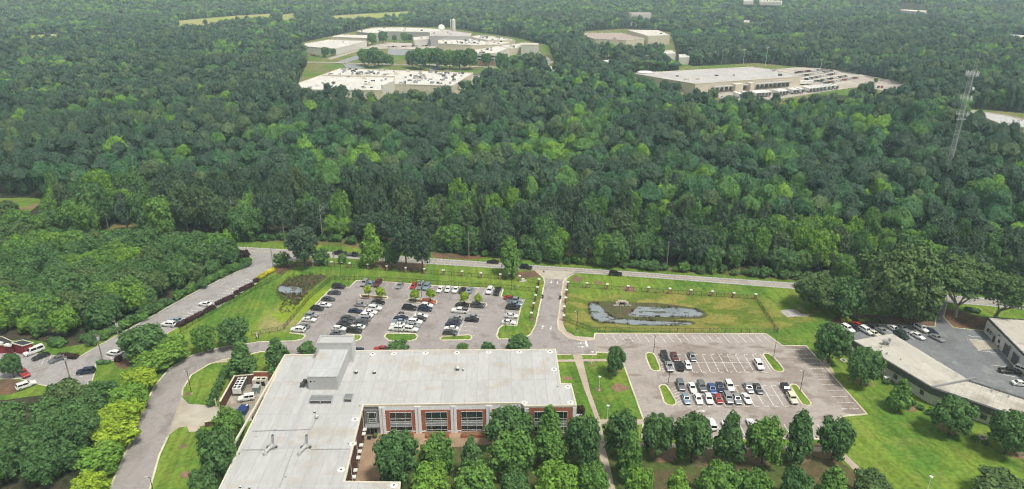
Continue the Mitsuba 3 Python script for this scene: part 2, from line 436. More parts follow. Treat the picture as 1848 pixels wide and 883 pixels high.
# ------------------------------------------------------------------ paved sheets, kerbs, markings
RIGHT = SITE.intersection(sbox(19.0, 140, 120, 215).difference(poly([(960, 480), (1046, 480), (1046, 616), (1073, 614), (1073, 640), (960, 640)])))
struct('car_park_pavement', sheet(SITE.difference(RIGHT).difference(ROAD.buffer(0.05)), 0.024), 'asphalt_old', 'weathered grey asphalt of the left car park, the entrance and the loop drive')
struct('worn_pavement', sheet(RIGHT, 0.024), 'asphalt_worn', 'brown stained worn asphalt of the right car park')
struct('road', sheet(ROAD, 0.020), 'asphalt_road', 'grey two lane road running along the front of the forest')
struct('side_street', sheet(STREET.difference(ROAD.buffer(0.05)), 0.024), 'asphalt_road', 'grey side street with angled bays leading down to the small corner lot')
struct('service_lot_pavement', sheet(LOT_E.difference(ROAD.buffer(0.05)), 0.024), 'asphalt_dark', 'dark blue grey asphalt yard between the two low buildings on the right')


def kerb_of(p, w=0.45, cut=None):
    k = p.buffer(w, join_style=1).difference(p.buffer(0.001))
    for c in cut or ():
        k = k.difference(c)
    return k


APRON = poly([(326, 714), (340, 729), (366, 731), (394, 735), (425, 742), (418, 770), (368, 769), (345, 769), (322, 772), (302, 788)])
APRON = APRON.difference(LOOP)
kerb = kerb_of(SITE, cut=[ROAD.buffer(1.0), APRON.buffer(0.3), poly([(1031, 625), (1049, 625), (1049, 645), (1031, 645)])])
struct('kerb', prism(kerb, 0.0, 0.14), 'kerb_concrete', 'pale concrete kerb round the car parks, islands and drives')
struct('street_kerb', prism(kerb_of(STREET.union(LOT_E), 0.25, [ROAD.buffer(1.0), SITE]), 0.0, 0.12), 'kerb_concrete', 'worn concrete kerb along the side street and the right hand yard')
struct('concrete_apron', sheet(APRON, 0.020), 'concrete', 'pale concrete apron between the loop drive and the walled service yard')
SIDEWALKS = unary_union([poly(q) for q in (
    [(1016, 500), (1026, 497), (1023, 508), (1018, 568), (1016, 585), (1022, 598), (1038, 607), (1073, 609.5), (1074, 614), (1049, 616.5), (1025, 611), (1007, 596), (1005, 583), (1015, 512)],
    [(1031, 633), (1048, 634), (1065, 706), (1083, 757), (1088, 780), (1092, 808), (1112, 890), (1099, 890), (1079, 811), (1075, 775), (1075, 757), (1053, 699)],
    [(1003, 649.5), (1100, 648), (1115, 652), (1003, 653.5)], [(1077, 757), (1165, 757), (1240, 762), (1240, 768), (1077, 765)],
    [(1088, 797), (1500, 808), (1518, 812), (1557, 850), (1545, 853), (1508, 816), (1090, 805)], [(411, 654), (345, 657), (352, 651), (410, 650)],
    [(337, 768), (358, 768), (366, 778), (341, 780)], [(1478, 648), (1488, 643), (1508, 676), (1499, 678)])]).difference(SITE)
struct('sidewalk', prism(SIDEWALKS, 0.0, 0.05), 'sidewalk_concrete', 'pinkish beige concrete footpaths across the lawns')
struct('entrance_apron', sheet(poly([(962, 487), (1038, 491), (1026, 497), (1016, 505), (983, 502), (974, 494)]), 0.036), 'concrete', 'pale concrete threshold where the entrance drive meets the road')
PLAZA = poly([(655, 782), (1041, 776), (1047, 796), (880, 802), (760, 812), (720, 832), (694, 868), (620, 873)])
struct('plaza', sheet(PLAZA.difference(SIDEWALKS), 0.016), 'paving_tan', 'tan paving of the courtyard in front of the brick facade')


def dash(a, b, w=0.14):
    return LineString([a, b]).buffer(w / 2, cap_style=2)


def stall_row(k0, k1, n, depth, side, ang=None, ends=True):
    """bay lines along the kerb line k0..k1 (plan points); side +1/-1 picks the side, ang the direction of the lines in degrees"""
    k0, k1 = np.array(k0), np.array(k1)
    d = (k1 - k0) / n
    nrm = np.array([-d[1], d[0]]) / np.linalg.norm(d) * side if ang is None else np.array([math.cos(math.radians(ang)), math.sin(math.radians(ang))])
    out = []
    for j in range(n + 1):
        q = k0 + d * j
        out.append(dash(q, q + nrm * depth))
    return out


lines = []
A0, A1 = G(600, 520), G(525, 601)
lines += stall_row(A0, A1, 12, 5.2, 1)
for a, b in (((672, 543), (623, 602)), ((760, 551), (722, 601)), ((850, 553), (826, 604))):
    a, b = G(*a), G(*b)
    lines.append(dash(a, b, 0.16))
    n = int(round(np.linalg.norm(b - a) / 2.75))
    lines += stall_row(a, b, n, 5.2, 1) + stall_row(a, b, n, 5.2, -1)
lines += stall_row(G(944, 543), G(931, 588), 7, 5.2, -1)
lines += stall_row(G(690, 509), G(905, 523), 16, 5.2, None, ang=258)
# right lot: kerb row by the pond fence, two double rows, the right hand row
lines += stall_row(G(1090, 604), G(1375, 604), 20, 4.9, None, ang=-78)
for (x0, x1, yt, ym, yb) in ((47.6, 75.5, 180.7, 176.0, 170.8), (47.0, 75.5, 164.0, 159.3, 154.2)):
    lines.append(dash((x0, ym), (x1, ym)))
    n = 11
    for j in range(n + 1):
        x = x0 + (x1 - x0) * j / n
        lines.append(dash((x, yt), (x, yb)))
    for yy in (yt, yb):
        for j in range(n):
            x = x0 + (x1 - x0) * j / n
            lines.append(dash((x + 0.2, yy), (x + 1.3, yy), 0.22))
for j in range(13):
    y = 183.5 - 2.75 * j
    xr = 91.0 + (185.4 - y) / 34.5 * 2.1
    lines.append(dash((xr - 4.9, y), (xr - 0.3, y)))
lines += stall_row(G(1180, 788), G(1490, 788), 15, 5.0, None, ang=90)
for (x0, y0, y1) in ((43.2, 180.3, 171.2), (43.8, 163.6, 154.6)):                     # hatched bays beside the islands
    for j in range(7):
        y = y0 - (y0 - y1) * j / 7
        lines.append(dash((x0 + 0.8, y - 1.3), (x0 + 3.4, y + 0.2), 0.16))
for j in range(20):                                                                  # angled bays of the side street
    q = G(318, 592) + (G(464, 507) - G(318, 592)) * j / 19
    lines.append(dash(q + np.array([-0.4, 0.1]), q + np.array([-4.9, 1.0]), 0.2))
for q0, q1 in (((100, 654), (110, 642)), ((87, 657), (92, 642)), ((60, 652), (66, 640)), ((74, 659), (82, 643)), ((132, 675), (150, 681)), ((118, 702), (126, 690)), ((190, 642), (205, 648))):
    lines.append(dash(G(*q0), G(*q1)))
park_lines = unary_union(lines).intersection(unary_union([SITE, STREET]).buffer(-0.1))
struct('parking_lines', sheet(park_lines, 0.030), 'paint_white', 'white painted bay lines of the car parks')
north, south = LineString(GP(ROAD_N)), LineString(GP(ROAD_S)[::-1])
mid = LineString([np.array(north.interpolate(t, normalized=True).coords[0]) * 0.5 + np.array(south.interpolate(t, normalized=True).coords[0]) * 0.5 for t in np.linspace(0, 1, 60)])
yl = unary_union([mid.parallel_offset(0.16, 'left').buffer(0.07), mid.parallel_offset(0.16, 'right').buffer(0.07)])
struct('road_centre_line', sheet(yl.intersection(ROAD), 0.026), 'paint_yellow', 'double yellow line along the middle of the road')
edge = unary_union([north.buffer(0.6).difference(north.buffer(0.44)), south.buffer(0.6).difference(south.buffer(0.44))]).intersection(ROAD).difference(STREET.buffer(0.5)).difference(ENTRANCE.buffer(0.5))
struct('road_edge_line', sheet(edge, 0.028), 'paint_white', 'white edge lines of the road')


def arrow(x, y, ang, s=1.0):
    a = Polygon([(-0.12, -1.2), (0.12, -1.2), (0.12, 0.2), (0.5, 0.2), (0, 1.2), (-0.5, 0.2), (-0.12, 0.2)])
    a = shapely.affinity.rotate(shapely.affinity.scale(a, s, s, origin=(0, 0)), ang, origin=(0, 0))
    return shapely.affinity.translate(a, x, y)


import shapely.affinity
marks = [arrow(*G(995, 509.5), 172), arrow(*G(1006, 510), 172), arrow(*G(979, 590.5), -8), arrow(*G(994, 592), 172), arrow(*G(1049, 619.5), 90), arrow(*G(1049, 626.5), 270), arrow(*G(1266, 742), 270),
         dash(G(1057, 616), G(1060, 626), 0.7)]
y0, y1 = G(1711, 585), G(1740, 600)
for a, b in (((1630, 596), (1650, 613)), ((1650, 594), (1668, 612)), ((1672, 593), (1697, 617)), ((1600, 596), (1622, 607)), ((1560, 596), (1572, 606)), ((1525, 590), (1540, 604)), ((1745, 606), (1772, 609)), ((1745, 612), (1790, 616)), ((1765, 633), (1800, 637)), ((1790, 659), (1822, 663)), ((1800, 674), (1850, 684))):
    marks.append(dash(G(*a), G(*b), 0.2))
struct('road_arrows', sheet(unary_union(marks), 0.034), 'paint_white', 'white arrows and stop bars painted on the drives')
struct('loading_bay_concrete', sheet(poly([(1748, 612), (1790, 616), (1802, 630), (1765, 632)]), 0.028), 'concrete', 'pale concrete slab before the doors of the right hand building')

# beds, bare patches
beds = [poly(q) for q in ([(1500, 578), (1520, 566), (1600, 570), (1690, 576), (1690, 589), (1600, 586), (1521, 585), (1505, 588)], [(1699, 574), (1706, 556), (1760, 568), (1800, 580), (1776, 596), (1722, 591)],
                          [(494, 487), (508, 474), (532, 478), (528, 484), (504, 496)], [(-20, 690), (20, 682), (40, 690), (46, 702), (20, 712), (-20, 714)], [(104, 652), (118, 647), (140, 649), (120, 658)],
                          [(205, 655), (228, 648), (240, 655), (225, 668), (210, 664)], [(780, 457), (850, 459), (882, 464), (850, 469), (785, 466)], [(930, 491), (968, 489), (976, 498), (950, 503), (930, 499)])]
struct('pine_straw_bed', sheet(unary_union([wobble(b, 0.8, 1.5, k) for k, b in enumerate(beds)]).difference(unary_union([SITE, ROAD, LOT_E, STREET])), 0.008), 'pine_straw', 'reddish brown pine straw beds under the trees and shrubs')
isl_mulch = unary_union([poly(p).buffer(-0.6) for p in ISLANDS[:3]])
struct('island_mulch', sheet(isl_mulch, 0.014), 'pine_straw', 'brown mulch on the three upper islands of the left car park')
circ = [(1024.5, 683, 1.2), (1119, 699.5, 2.2), (1108, 668, 1.6), (1081, 703, 1.0), (1067, 658, 0.9), (338, 712, 1.0), (334, 857, 1.2), (1041, 504, 2.4), (1080, 510, 1.5), (1135, 522, 2.6), (962, 578, 1.0), (1640, 735, 2.0), (1710, 772, 2.6), (1835, 815, 3.2), (1490, 650, 1.6), (1560, 690, 2.0), (330, 806, 1.0), (1195, 818, 3.4), (1440, 822, 3.0), (1370, 824, 3.2), (1285, 826, 3.0), (1480, 815, 2.8), (700, 476, 5.0), (745, 478, 6.0), (560, 474, 4.0)]
struct('bare_patch', sheet(unary_union([wobble(Point(*G(x, y)).buffer(r), r * 0.35, 0.7, k) for k, (x, y, r) in enumerate(circ)]).difference(unary_union([SITE, ROAD, STREET, SIDEWALKS])), 0.012), 'bare_soil', 'small patches of bare soil and mulch on the lawns')
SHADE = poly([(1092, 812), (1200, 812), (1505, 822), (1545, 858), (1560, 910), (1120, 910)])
struct('thin_lawn_painted_shade', sheet(wobble(SHADE, 1.0, 2).difference(SIDEWALKS), 0.006), flat('thin_grass_painted_shade', varied((0.095, 0.125, 0.038), 0.3, 0.8, (0.125, 0.100, 0.055), 5)), 'thin olive brown grass with shade painted in, under the double row of street trees')  # thin olive grass, darkened by tree shade painted into the colour
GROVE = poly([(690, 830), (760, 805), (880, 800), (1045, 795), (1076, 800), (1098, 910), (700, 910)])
struct('grove_floor', sheet(GROVE.difference(SIDEWALKS).difference(PLAZA), 0.005), 'thin_grass_painted_shade', 'grass with shade painted in, under the courtyard trees')  # same grass colour, tree shade painted in
struct('gravel_patch', sheet(wobble(poly([(1409, 561), (1432, 558), (1448, 566), (1462, 568), (1458, 572), (1436, 571), (1420, 573)]), 0.6, 1.2), 0.012), 'gravel', 'pale gravel patch on the lawn right of the pond')
WOODS_L = poly([(-90, 640), (-60, 606), (0, 615), (60, 614), (110, 626), (185, 613), (330, 540), (446, 480), (440, 464), (420, 460), (300, 453), (180, 446), (100, 441), (0, 437), (-90, 432)]).difference(STREET.buffer(1.5)).difference(ROAD.buffer(1))
WOODS_LL = poly([(-90, 720), (0, 722), (60, 714), (128, 716), (168, 700), (205, 692), (222, 708), (216, 738), (192, 785), (140, 910), (-90, 910)])
struct('woodland_floor', sheet(unary_union([wobble(WOODS_L, 1.2, 3), wobble(WOODS_LL, 1.0, 3)]).difference(unary_union([STREET, LOOP.buffer(1), ROAD])), 0.010), 'litter', 'dark leaf litter under the two woods on the left')

# ponds
scene['pond_water'] = {'type': 'principled', 'base_color': mikit.proc(lambda p, n, uv: mix((0.215, 0.245, 0.27), (0.07, 0.072, 0.045), smoothstep(0.60, 0.68, fbm(p.x / 2.6 + 4, p.y / 1.1, octaves=5)))), 'roughness': 0.05, 'specular': 0.9}  # pale grey blue base colour has the sky reflection painted in
WATER = wobble(WATER, 0.35, 1.0)
struct('water', sheet(WATER, -0.93), 'pond_water', 'still water of the ponds, pale sky reflection painted into its colour')
NORTH = poly([(1046, 544), (1062, 538), (1090, 537), (1130, 538), (1170, 546), (1215, 550), (1250, 555), (1225, 557), (1152, 554), (1140, 562), (1132, 569), (1118, 568), (1104, 561), (1096, 552), (1080, 548), (1066, 548), (1060, 556), (1050, 556)], -0.9)
SOUTH = unary_union([POND_R1, POND_R2]).buffer(1.5)
struct('mud_bank', sheet(wobble(unary_union([PUDDLE_R.buffer(0.3), NORTH, SOUTH]), 0.5, 1.5).difference(WATER), -0.88), 'mud', 'brown mud round and between the arms of the right pond')
MARSH = poly([(508, 512), (520, 500), (545, 493), (575, 495), (590, 499), (572, 515), (548, 540), (520, 570), (502, 568), (510, 548), (500, 534), (494, 522)], -0.8)
struct('marsh', sheet(wobble(MARSH, 0.5, 1.2).difference(POND_L), -0.86), 'mud', 'brown marshy silt round the small left pond', kind='structure')

# ------------------------------------------------------------------ trees
def blobs_broad(rng, n, lo=-0.75, r=(0.19, 0.30)):
    """leaf clumps over the surface of a broad crown inside the unit ball; z up"""
    out = [(np.array([0, 0, 0.0]), 0.68), (np.array([rng.uniform(-.25, .25), rng.uniform(-.25, .25), 0.2]), 0.58)]
    sq = rng.uniform(0.9, 1.1, 2)
    for k in range(n):
        z = lo + (0.98 - lo) * (k + rng.uniform(0, 1)) / n
        a = k * 2.39996 + rng.uniform(-0.5, 0.5)
        q = math.sqrt(max(0.0, 1 - z * z))
        e = rng.uniform(0.58, 0.92)
        if n > 20 and rng.random() < 0.14:
            continue
        out.append((np.array([q * math.cos(a) * sq[0], q * math.sin(a) * sq[1], z]) * e, rng.uniform(*r)))
    return out


def blobs_cone(rng, n):
    out = [(np.array([0, 0, -0.3]), 0.55), (np.array([0, 0, 0.25]), 0.38)]
    for k in range(n):
        z = rng.uniform(-0.85, 0.85)
        w = (0.85 - 0.62 * (z + 0.85) / 1.7)
        a = rng.uniform(0, 2 * np.pi)
        out.append((np.array([w * 0.8 * math.cos(a), w * 0.8 * math.sin(a), z * 0.85]), rng.uniform(0.18, 0.29) * (0.6 + 0.4 * w)))
    out.append((np.array([0, 0, 0.82]), 0.2))
    return out


def blobs_pine(rng, n):
    """rounded, tufted crown of a southern pine: dome on top, ragged layers below"""
    out = [(np.array([0, 0, 0.15]), 0.62)]
    for k in range(n):
        z = -0.95 + 1.9 * (k + rng.uniform(0, 1)) / n
        a = k * 2.39996 + rng.uniform(-0.6, 0.6)
        q = math.sqrt(max(0.0, 1 - z * z)) if z > 0 else 1.0 - 0.45 * abs(z) * rng.uniform(0.3, 1.6)
        e = rng.uniform(0.60, 0.86)
        out.append((np.array([q * math.cos(a) * e, q * math.sin(a) * e, z * 0.86]), rng.uniform(0.17, 0.29)))
    return out


ICO0 = trimesh.creation.icosphere(subdivisions=0)
ICO1, ICO2 = trimesh.creation.icosphere(subdivisions=1), trimesh.creation.icosphere(subdivisions=2)


def crown(rng, blobs, R, RZ, n, size, core=0.78, jit=0.38, droop=0.0):
    """leaf sprays (small quads) spread over and through the lobes, round a dark lumpy core; the crown is centred on the origin"""
    cs = np.array([b[0] for b in blobs])
    rs = np.array([b[1] for b in blobs])
    w = rs ** 2 / (rs ** 2).sum()
    m = int(n * 2.2)
    k = rng.choice(len(blobs), m, p=w)
    d = rng.normal(size=(m, 3))
    d[:, 2] = d[:, 2] + 0.25
    d /= np.linalg.norm(d, axis=1, keepdims=True)
    p = cs[k] + d * rs[k][:, None] * np.where(rng.random((m, 1)) < 0.12, rng.uniform(1.1, 1.45, (m, 1)), rng.uniform(0.78, 1.12, (m, 1)))
    depth = ((np.linalg.norm(p[:, None] - cs[None], axis=2) / rs[None]) + (np.arange(len(blobs))[None] == k[:, None]) * 9).min(1)
    keep = np.nonzero(depth > 0.82)[0][:n]
    p, d = p[keep], d[keep]
    sc = np.array([R, R, RZ])
    p = p * sc
    nn = d / sc
    nn /= np.linalg.norm(nn, axis=1, keepdims=True)
    nn = nn + rng.normal(size=nn.shape) * jit + np.array([0, 0, 0.15])
    nn /= np.linalg.norm(nn, axis=1, keepdims=True)
    t = np.cross(nn, rng.normal(size=nn.shape))
    t /= np.linalg.norm(t, axis=1, keepdims=True)
    b = np.cross(nn, t)
    s = size * rng.uniform(0.6, 1.25, (len(p), 1))
    q = np.stack([p - t * s * 0.62, p - b * s * 0.42 + nn * s * 0.10, p + t * s * 0.62, p + b * s * 0.42 + nn * s * 0.10], 1)
    if droop:
        q[:, [0, 2], 2] -= droop * s
    i = np.arange(len(p))[:, None] * 4
    f = np.vstack([i + np.array([[0, 1, 2]]), i + np.array([[0, 2, 3]])])
    vs, fs = [q.reshape(-1, 3)], [f]
    if core:
        at = len(p) * 4
        for c, r in blobs:
            ic = ICO2 if r > 0.5 else ICO0 if len(blobs) > 6 else ICO1
            v, fa = np.array(ic.vertices), np.array(ic.faces)
            v = (c + v * r * core * (1 + rng.normal(size=(len(v), 1)) * 0.09)) * sc
            vs.append(v)
            fs.append(fa + at)
            at += len(v)
    return trimesh.Trimesh(np.vstack(vs), np.vstack(fs), process=False)


def v0(rng):
    return rng.uniform(0, 6.28)


def lump(rng, R, RZ, sub=2, bumps=14, amp=0.2, sprays=0, size=1.2, taper=0.0):
    """light crown for the forest: a dome with rounded bumps and a few sprays"""
    ic = ICO2 if sub == 2 else ICO1
    v, f = np.array(ic.vertices), np.array(ic.faces)
    c = rng.normal(size=(bumps, 3))
    c[:, 2] = np.abs(c[:, 2]) - 0.3
    c /= np.linalg.norm(c, axis=1, keepdims=True)
    d = np.arccos(np.clip(v @ c.T, -1, 1)).min(1)
    k = 1.06 - amp * np.minimum(d / 0.55, 1.25) ** 2 + rng.normal(size=len(v)) * 0.035
    k = np.where(v[:, 2] < -0.2, k * (1 + 0.35 * (v[:, 2] + 0.2)), k)
    v = v * k[:, None] * np.array([R, R, RZ])
    m = trimesh.Trimesh(v, f, process=False)
    if sprays:
        m = cat(m, crown(rng, [(np.zeros(3), 1.0)], R * 0.98, RZ * 0.98, sprays, size, core=0, jit=0.3))
    m.vertices[:, :2] *= (1 - taper * np.clip(m.vertices[:, 2:] / RZ, -0.6, 1.0))
    m.vertices[:, 2] += 0.5 * np.sin(m.vertices[:, 0] * 1.3 + v0(rng)) * np.cos(m.vertices[:, 1] * 1.1)
    return m


def trunk(rng, h, r, fork=0.6, limbs=3, spread=0.3):
    top = np.array([rng.normal() * 0.03 * h, rng.normal() * 0.03 * h, h * fork])
    ms = [cyl((0, 0, -0.2), top, r, r * 0.72, 7)]
    for k in range(limbs):
        a = 2 * np.pi * (k + rng.uniform(0, .6)) / limbs
        e = top + np.array([math.cos(a) * spread * h, math.sin(a) * spread * h, h * (1 - fork) * rng.uniform(0.7, 1.0)])
        ms.append(cyl(top - [0, 0, h * 0.05], e, r * 0.55, r * 0.2, 5))
    return cat(ms)


# Each model stands on its origin: total height 1 * scale is set per copy, so models are built at a real size (H0, R0).
MODELS = {}


def model(name, H0, R0, parts):
    MODELS[name] = (H0, R0)
    scene[name] = {'type': 'shapegroup', **parts}


def up(m, z):
    m.apply_translation((0, 0, z))
    return m


LEAVES = {'pine': 'leaf_pine', 'dark': 'leaf_dark', 'mid': 'leaf_mid', 'bright': 'leaf_bright', 'lime': 'leaf_lime', 'olive': 'leaf_olive', 'rust': 'leaf_rust', 'moss': 'leaf_moss'}
# near models (lawns, woods on the left, forest edge): round broadleaf, conical broadleaf, pine, bushy small tree
for v in range(3):
    rng = np.random.default_rng(100 + v)
    cr_ = crown(rng, blobs_broad(rng, 44), 5.2, 5.0, 2300, 0.72)
    up(cr_, 6.3)
    tr_ = mikit.ply(trunk(rng, 6.0, 0.32, 0.45, 4), 'bark')
    for c in ('dark', 'mid', 'bright', 'lime', 'olive'):
        model(f'round_{c}_{v}', 11.7, 5.6, {'trunk': tr_, 'crown': mikit.ply(cr_, LEAVES[c])})
    rng = np.random.default_rng(200 + v)
    cr_ = crown(rng, blobs_cone(rng, 40), 4.3, 5.6, 2000, 0.68)
    up(cr_, 6.6)
    for c in ('dark', 'mid', 'bright', 'olive'):
        model(f'cone_{c}_{v}', 12.3, 4.3, {'trunk': tr_, 'crown': mikit.ply(cr_, LEAVES[c])})
    rng = np.random.default_rng(300 + v)
    cr_ = crown(rng, blobs_pine(rng, 40), 4.6, 7.4, 2200, 0.72, core=0.7, droop=0.1)
    up(cr_, 12.8)
    tr_ = mikit.ply(trunk(rng, 20.0, 0.30, 0.85, 3, 0.06), 'bark')
    for c in ('pine', 'moss'):
        model(f'pine_{c}_{v}', 20.4, 5.0, {'trunk': tr_, 'crown': mikit.ply(cr_, LEAVES[c])})
    rng = np.random.default_rng(400 + v)
    cr_ = crown(rng, blobs_broad(rng, 16, lo=-0.6), 2.2, 1.9, 520, 0.5)
    up(cr_, 1.75)
    tr_ = mikit.ply(trunk(rng, 2.2, 0.10, 0.4, 3), 'bark')
    for c in ('dark', 'mid', 'lime', 'purple', 'yellow'):
        model(f'bush_{c}_{v}', 3.85, 2.45, {'stem': tr_, 'crown': mikit.ply(cr_, LEAVES.get(c, 'leaf_' + c))})
    # small lollipop tree of the parking islands
    cr_ = crown(rng, blobs_broad(rng, 14), 1.55, 1.6, 380, 0.42)
    up(cr_, 2.9)
    model(f'small_lime_{v}', 4.6, 1.7, {'trunk': mikit.ply(trunk(rng, 2.4, 0.07, 0.6, 3), 'bark'), 'crown': mikit.ply(cr_, 'leaf_lime')})
# forest models: near, middle and far
for v in range(4):
    rng = np.random.default_rng(500 + v)
    def skirt(m, r, z0, z1, ic=ICO1):
        s = ic.copy()
        s.vertices = s.vertices * (1 + rng.normal(size=(len(s.vertices), 1)) * 0.12) * [r, r, (z1 - z0) / 2] + [0, 0, (z0 + z1) / 2]
        return cat(m, s)
    for pre, sub, bm, sp, sz, ic in (('fa', 2, 16, 340, 0.85, ICO1), ('fb', 2, 12, 90, 1.2, ICO0), ('fc', 1, 8, 30, 1.7, ICO0)):
        a = skirt(up(lump(rng, 4.6, rng.uniform(4.3, 5.6), sub, bm, rng.uniform(0.26, 0.40), sp, sz, (0.1, 0.0, 0.28, 0.55)[v]), 15.0), 2.3, 0.5, 14.0, ic)
        b = skirt(up(lump(rng, 5.0, rng.uniform(4.2, 5.8), sub, bm, rng.uniform(0.24, 0.38), sp, sz, (0.0, 0.12, 0.0, 0.35)[v]), 11.7), 3.0, 0.3, 11.0, ic)
        for c in ('pine', 'moss') + (('rust',) if pre == 'fa' else ()):
            model(f'{pre}_pine_{c}_{v}', 20.0, 4.6, {'crown': mikit.ply(a, 'canopy_' + c)})
        for c in ('dark', 'mid', 'bright'):
            model(f'{pre}_broad_{c}_{v}', 16.8, 5.0, {'crown': mikit.ply(b, 'canopy_' + c)})
# the great oak: a wide crown with fine foliage
for v in range(2):
    rng = np.random.default_rng(700 + v)
    cr_ = up(crown(rng, blobs_broad(rng, 110, lo=-0.8, r=(0.11, 0.19)), 11.0, 9.0, 7000, 0.85), 10.0)
    model(f'great_olive_{v}', 19.0, 11.0, {'trunk': mikit.ply(trunk(rng, 13.0, 0.7, 0.4, 5), 'bark'), 'crown': mikit.ply(cr_, 'leaf_olive')})


def grow(name, mod, x, y, h=None, r=None, z=None, label=None, cat_='tree', group=None):
    H0, R0 = MODELS[mod]
    sr = (r / R0) if r else (h / H0)
    sz = (h / H0) if h else sr
    z = float(ground_z([x], [y])[0]) if z is None else z
    k = instance(key_of(name), mod, place(x, y, z, RNG.uniform(0, 360), (sr, sr, sz)))
    if label:
        tag(k, label, cat_, group)
    return k


def crown_at(x0, y0, x1, y1, clear=1.6):
    """from the box that a crown fills in the photo: plan position, height and crown radius of the tree"""
    cx, cy, w, hh = (x0 + x1) / 2, (y0 + y1) / 2, x1 - x0, y1 - y0
    z = 6.0
    for _ in range(6):
        p = G(cx, cy, z)
        s = px_per_m(p[0], p[1], z)
        phi = math.atan2(CAM_H - z, math.hypot(p[0], p[1]))
        r = w / 2 / s
        rz = math.sqrt(max((hh / 2 / s) ** 2 - (r * math.sin(phi)) ** 2, (0.45 * r) ** 2)) / math.cos(phi)
        z = rz + clear
    return p[0], p[1], 2 * rz + clear, r


def tree_in(box_, mod, label, name='broadleaf_tree', clear=1.6, group=None, cat_='tree'):
    x, y, h, r = crown_at(*box_, clear=clear)
    return grow(name, mod, x, y, h, r, label=label, group=group, cat_=cat_)


# --- lawn and court trees, one by one (boxes of their crowns in the photo)
COURT = [((671, 775, 758, 870), 'round_dark_0', 'large dark round tree at the left end of the grove, on the tan plaza'), ((754, 782, 824, 850), 'round_mid_1', 'fresh green tree of the grove under the second brick window bay'),
         ((822, 784, 880, 860), 'cone_dark_0', 'narrow blackish green tree of the grove under the third brick window bay'), ((877, 728, 966, 808), 'round_dark_1', 'broad dark tree that hides the fourth brick window bay'),
         ((961, 728, 1024, 800), 'cone_mid_1', 'bright topped tree standing right against the facade, left of its right end'), ((1018, 746, 1089, 840), 'round_dark_2', 'big dark tree left of the footpath, at the right corner of the brick building'),
         ((883, 774, 971, 864), 'round_mid_0', 'large mottled green tree in the middle of the grove before the fourth brick bay'), ((960, 774, 1031, 842), 'round_mid_2', 'light green tree of the grove, second left from the footpath'),
         ((733, 832, 820, 912), 'round_bright_0', 'light green tree cut by the bottom edge, right of the low front roof'), ((814, 832, 902, 915), 'round_mid_1', 'leafy green tree at the bottom edge below the narrow blackish tree'),
         ((898, 847, 964, 912), 'round_dark_0', 'small dark tree at the bottom edge in the middle of the grove'), ((960, 826, 1048, 912), 'round_bright_1', 'pale yellowish green tree at the bottom edge, left of the footpath'),
         ((1036, 832, 1105, 910), 'round_mid_0', 'dark footed green tree at the bottom edge beside the footpath')]
for b, m, l in COURT:
    tree_in(b, m, l, 'court_tree')
ROW = [((1089, 739, 1157, 815), 'round_dark_1', 'dark tree just right of the footpath, first of the row along the right car park'), ((1156, 744, 1221, 820), 'round_dark_0', 'second tree of the row along the right car park, counted from the footpath'),
       ((1217, 743, 1287, 830), 'round_dark_2', 'dense dark third tree of the row along the right car park, counted from the footpath'), ((1285, 740, 1352, 832), 'cone_dark_1', 'thin ragged fourth tree of the row, with white cars showing through it'),
       ((1345, 751, 1419, 834), 'round_mid_1', 'fifth tree of the row along the right car park, counted from the footpath'), ((1411, 736, 1478, 828), 'cone_dark_2', 'tall dark sixth tree of the row along the right car park'),
       ((1477, 750, 1543, 826), 'round_dark_0', 'last tree of the row, at the bottom right corner of the right car park'), ((1107, 775, 1169, 862), 'cone_mid_0', 'light green conical tree right of the footpath, in front of the dark row'),
       ((1122, 841, 1183, 912), 'round_bright_2', 'light green tree at the bottom edge, first right of the footpath'), ((1190, 842, 1259, 912), 'cone_bright_1', 'bright green tree at the bottom edge, second right of the footpath'),
       ((1257, 829, 1337, 912), 'round_mid_2', 'larger green tree at the bottom edge, third right of the footpath'), ((1329, 844, 1396, 912), 'round_mid_0', 'fourth tree at the bottom edge right of the footpath'),
       ((1408, 839, 1464, 905), 'round_dark_1', 'small fifth tree at the bottom edge right of the footpath'), ((1467, 835, 1543, 912), 'cone_mid_2', 'sixth tree at the bottom edge, above the end of the slanting footpath'),
       ((1537, 847, 1613, 912), 'round_olive_1', 'yellowish green tree at the bottom edge, rightmost of its row beside the open lawn')]
for b, m, l in ROW:
    tree_in(b, m, l, 'row_tree')
tree_in((1756, 852, 1860, 912), 'round_olive_2', 'dark olive bushy tree in the bottom right corner', 'lawn_tree', 0.8)
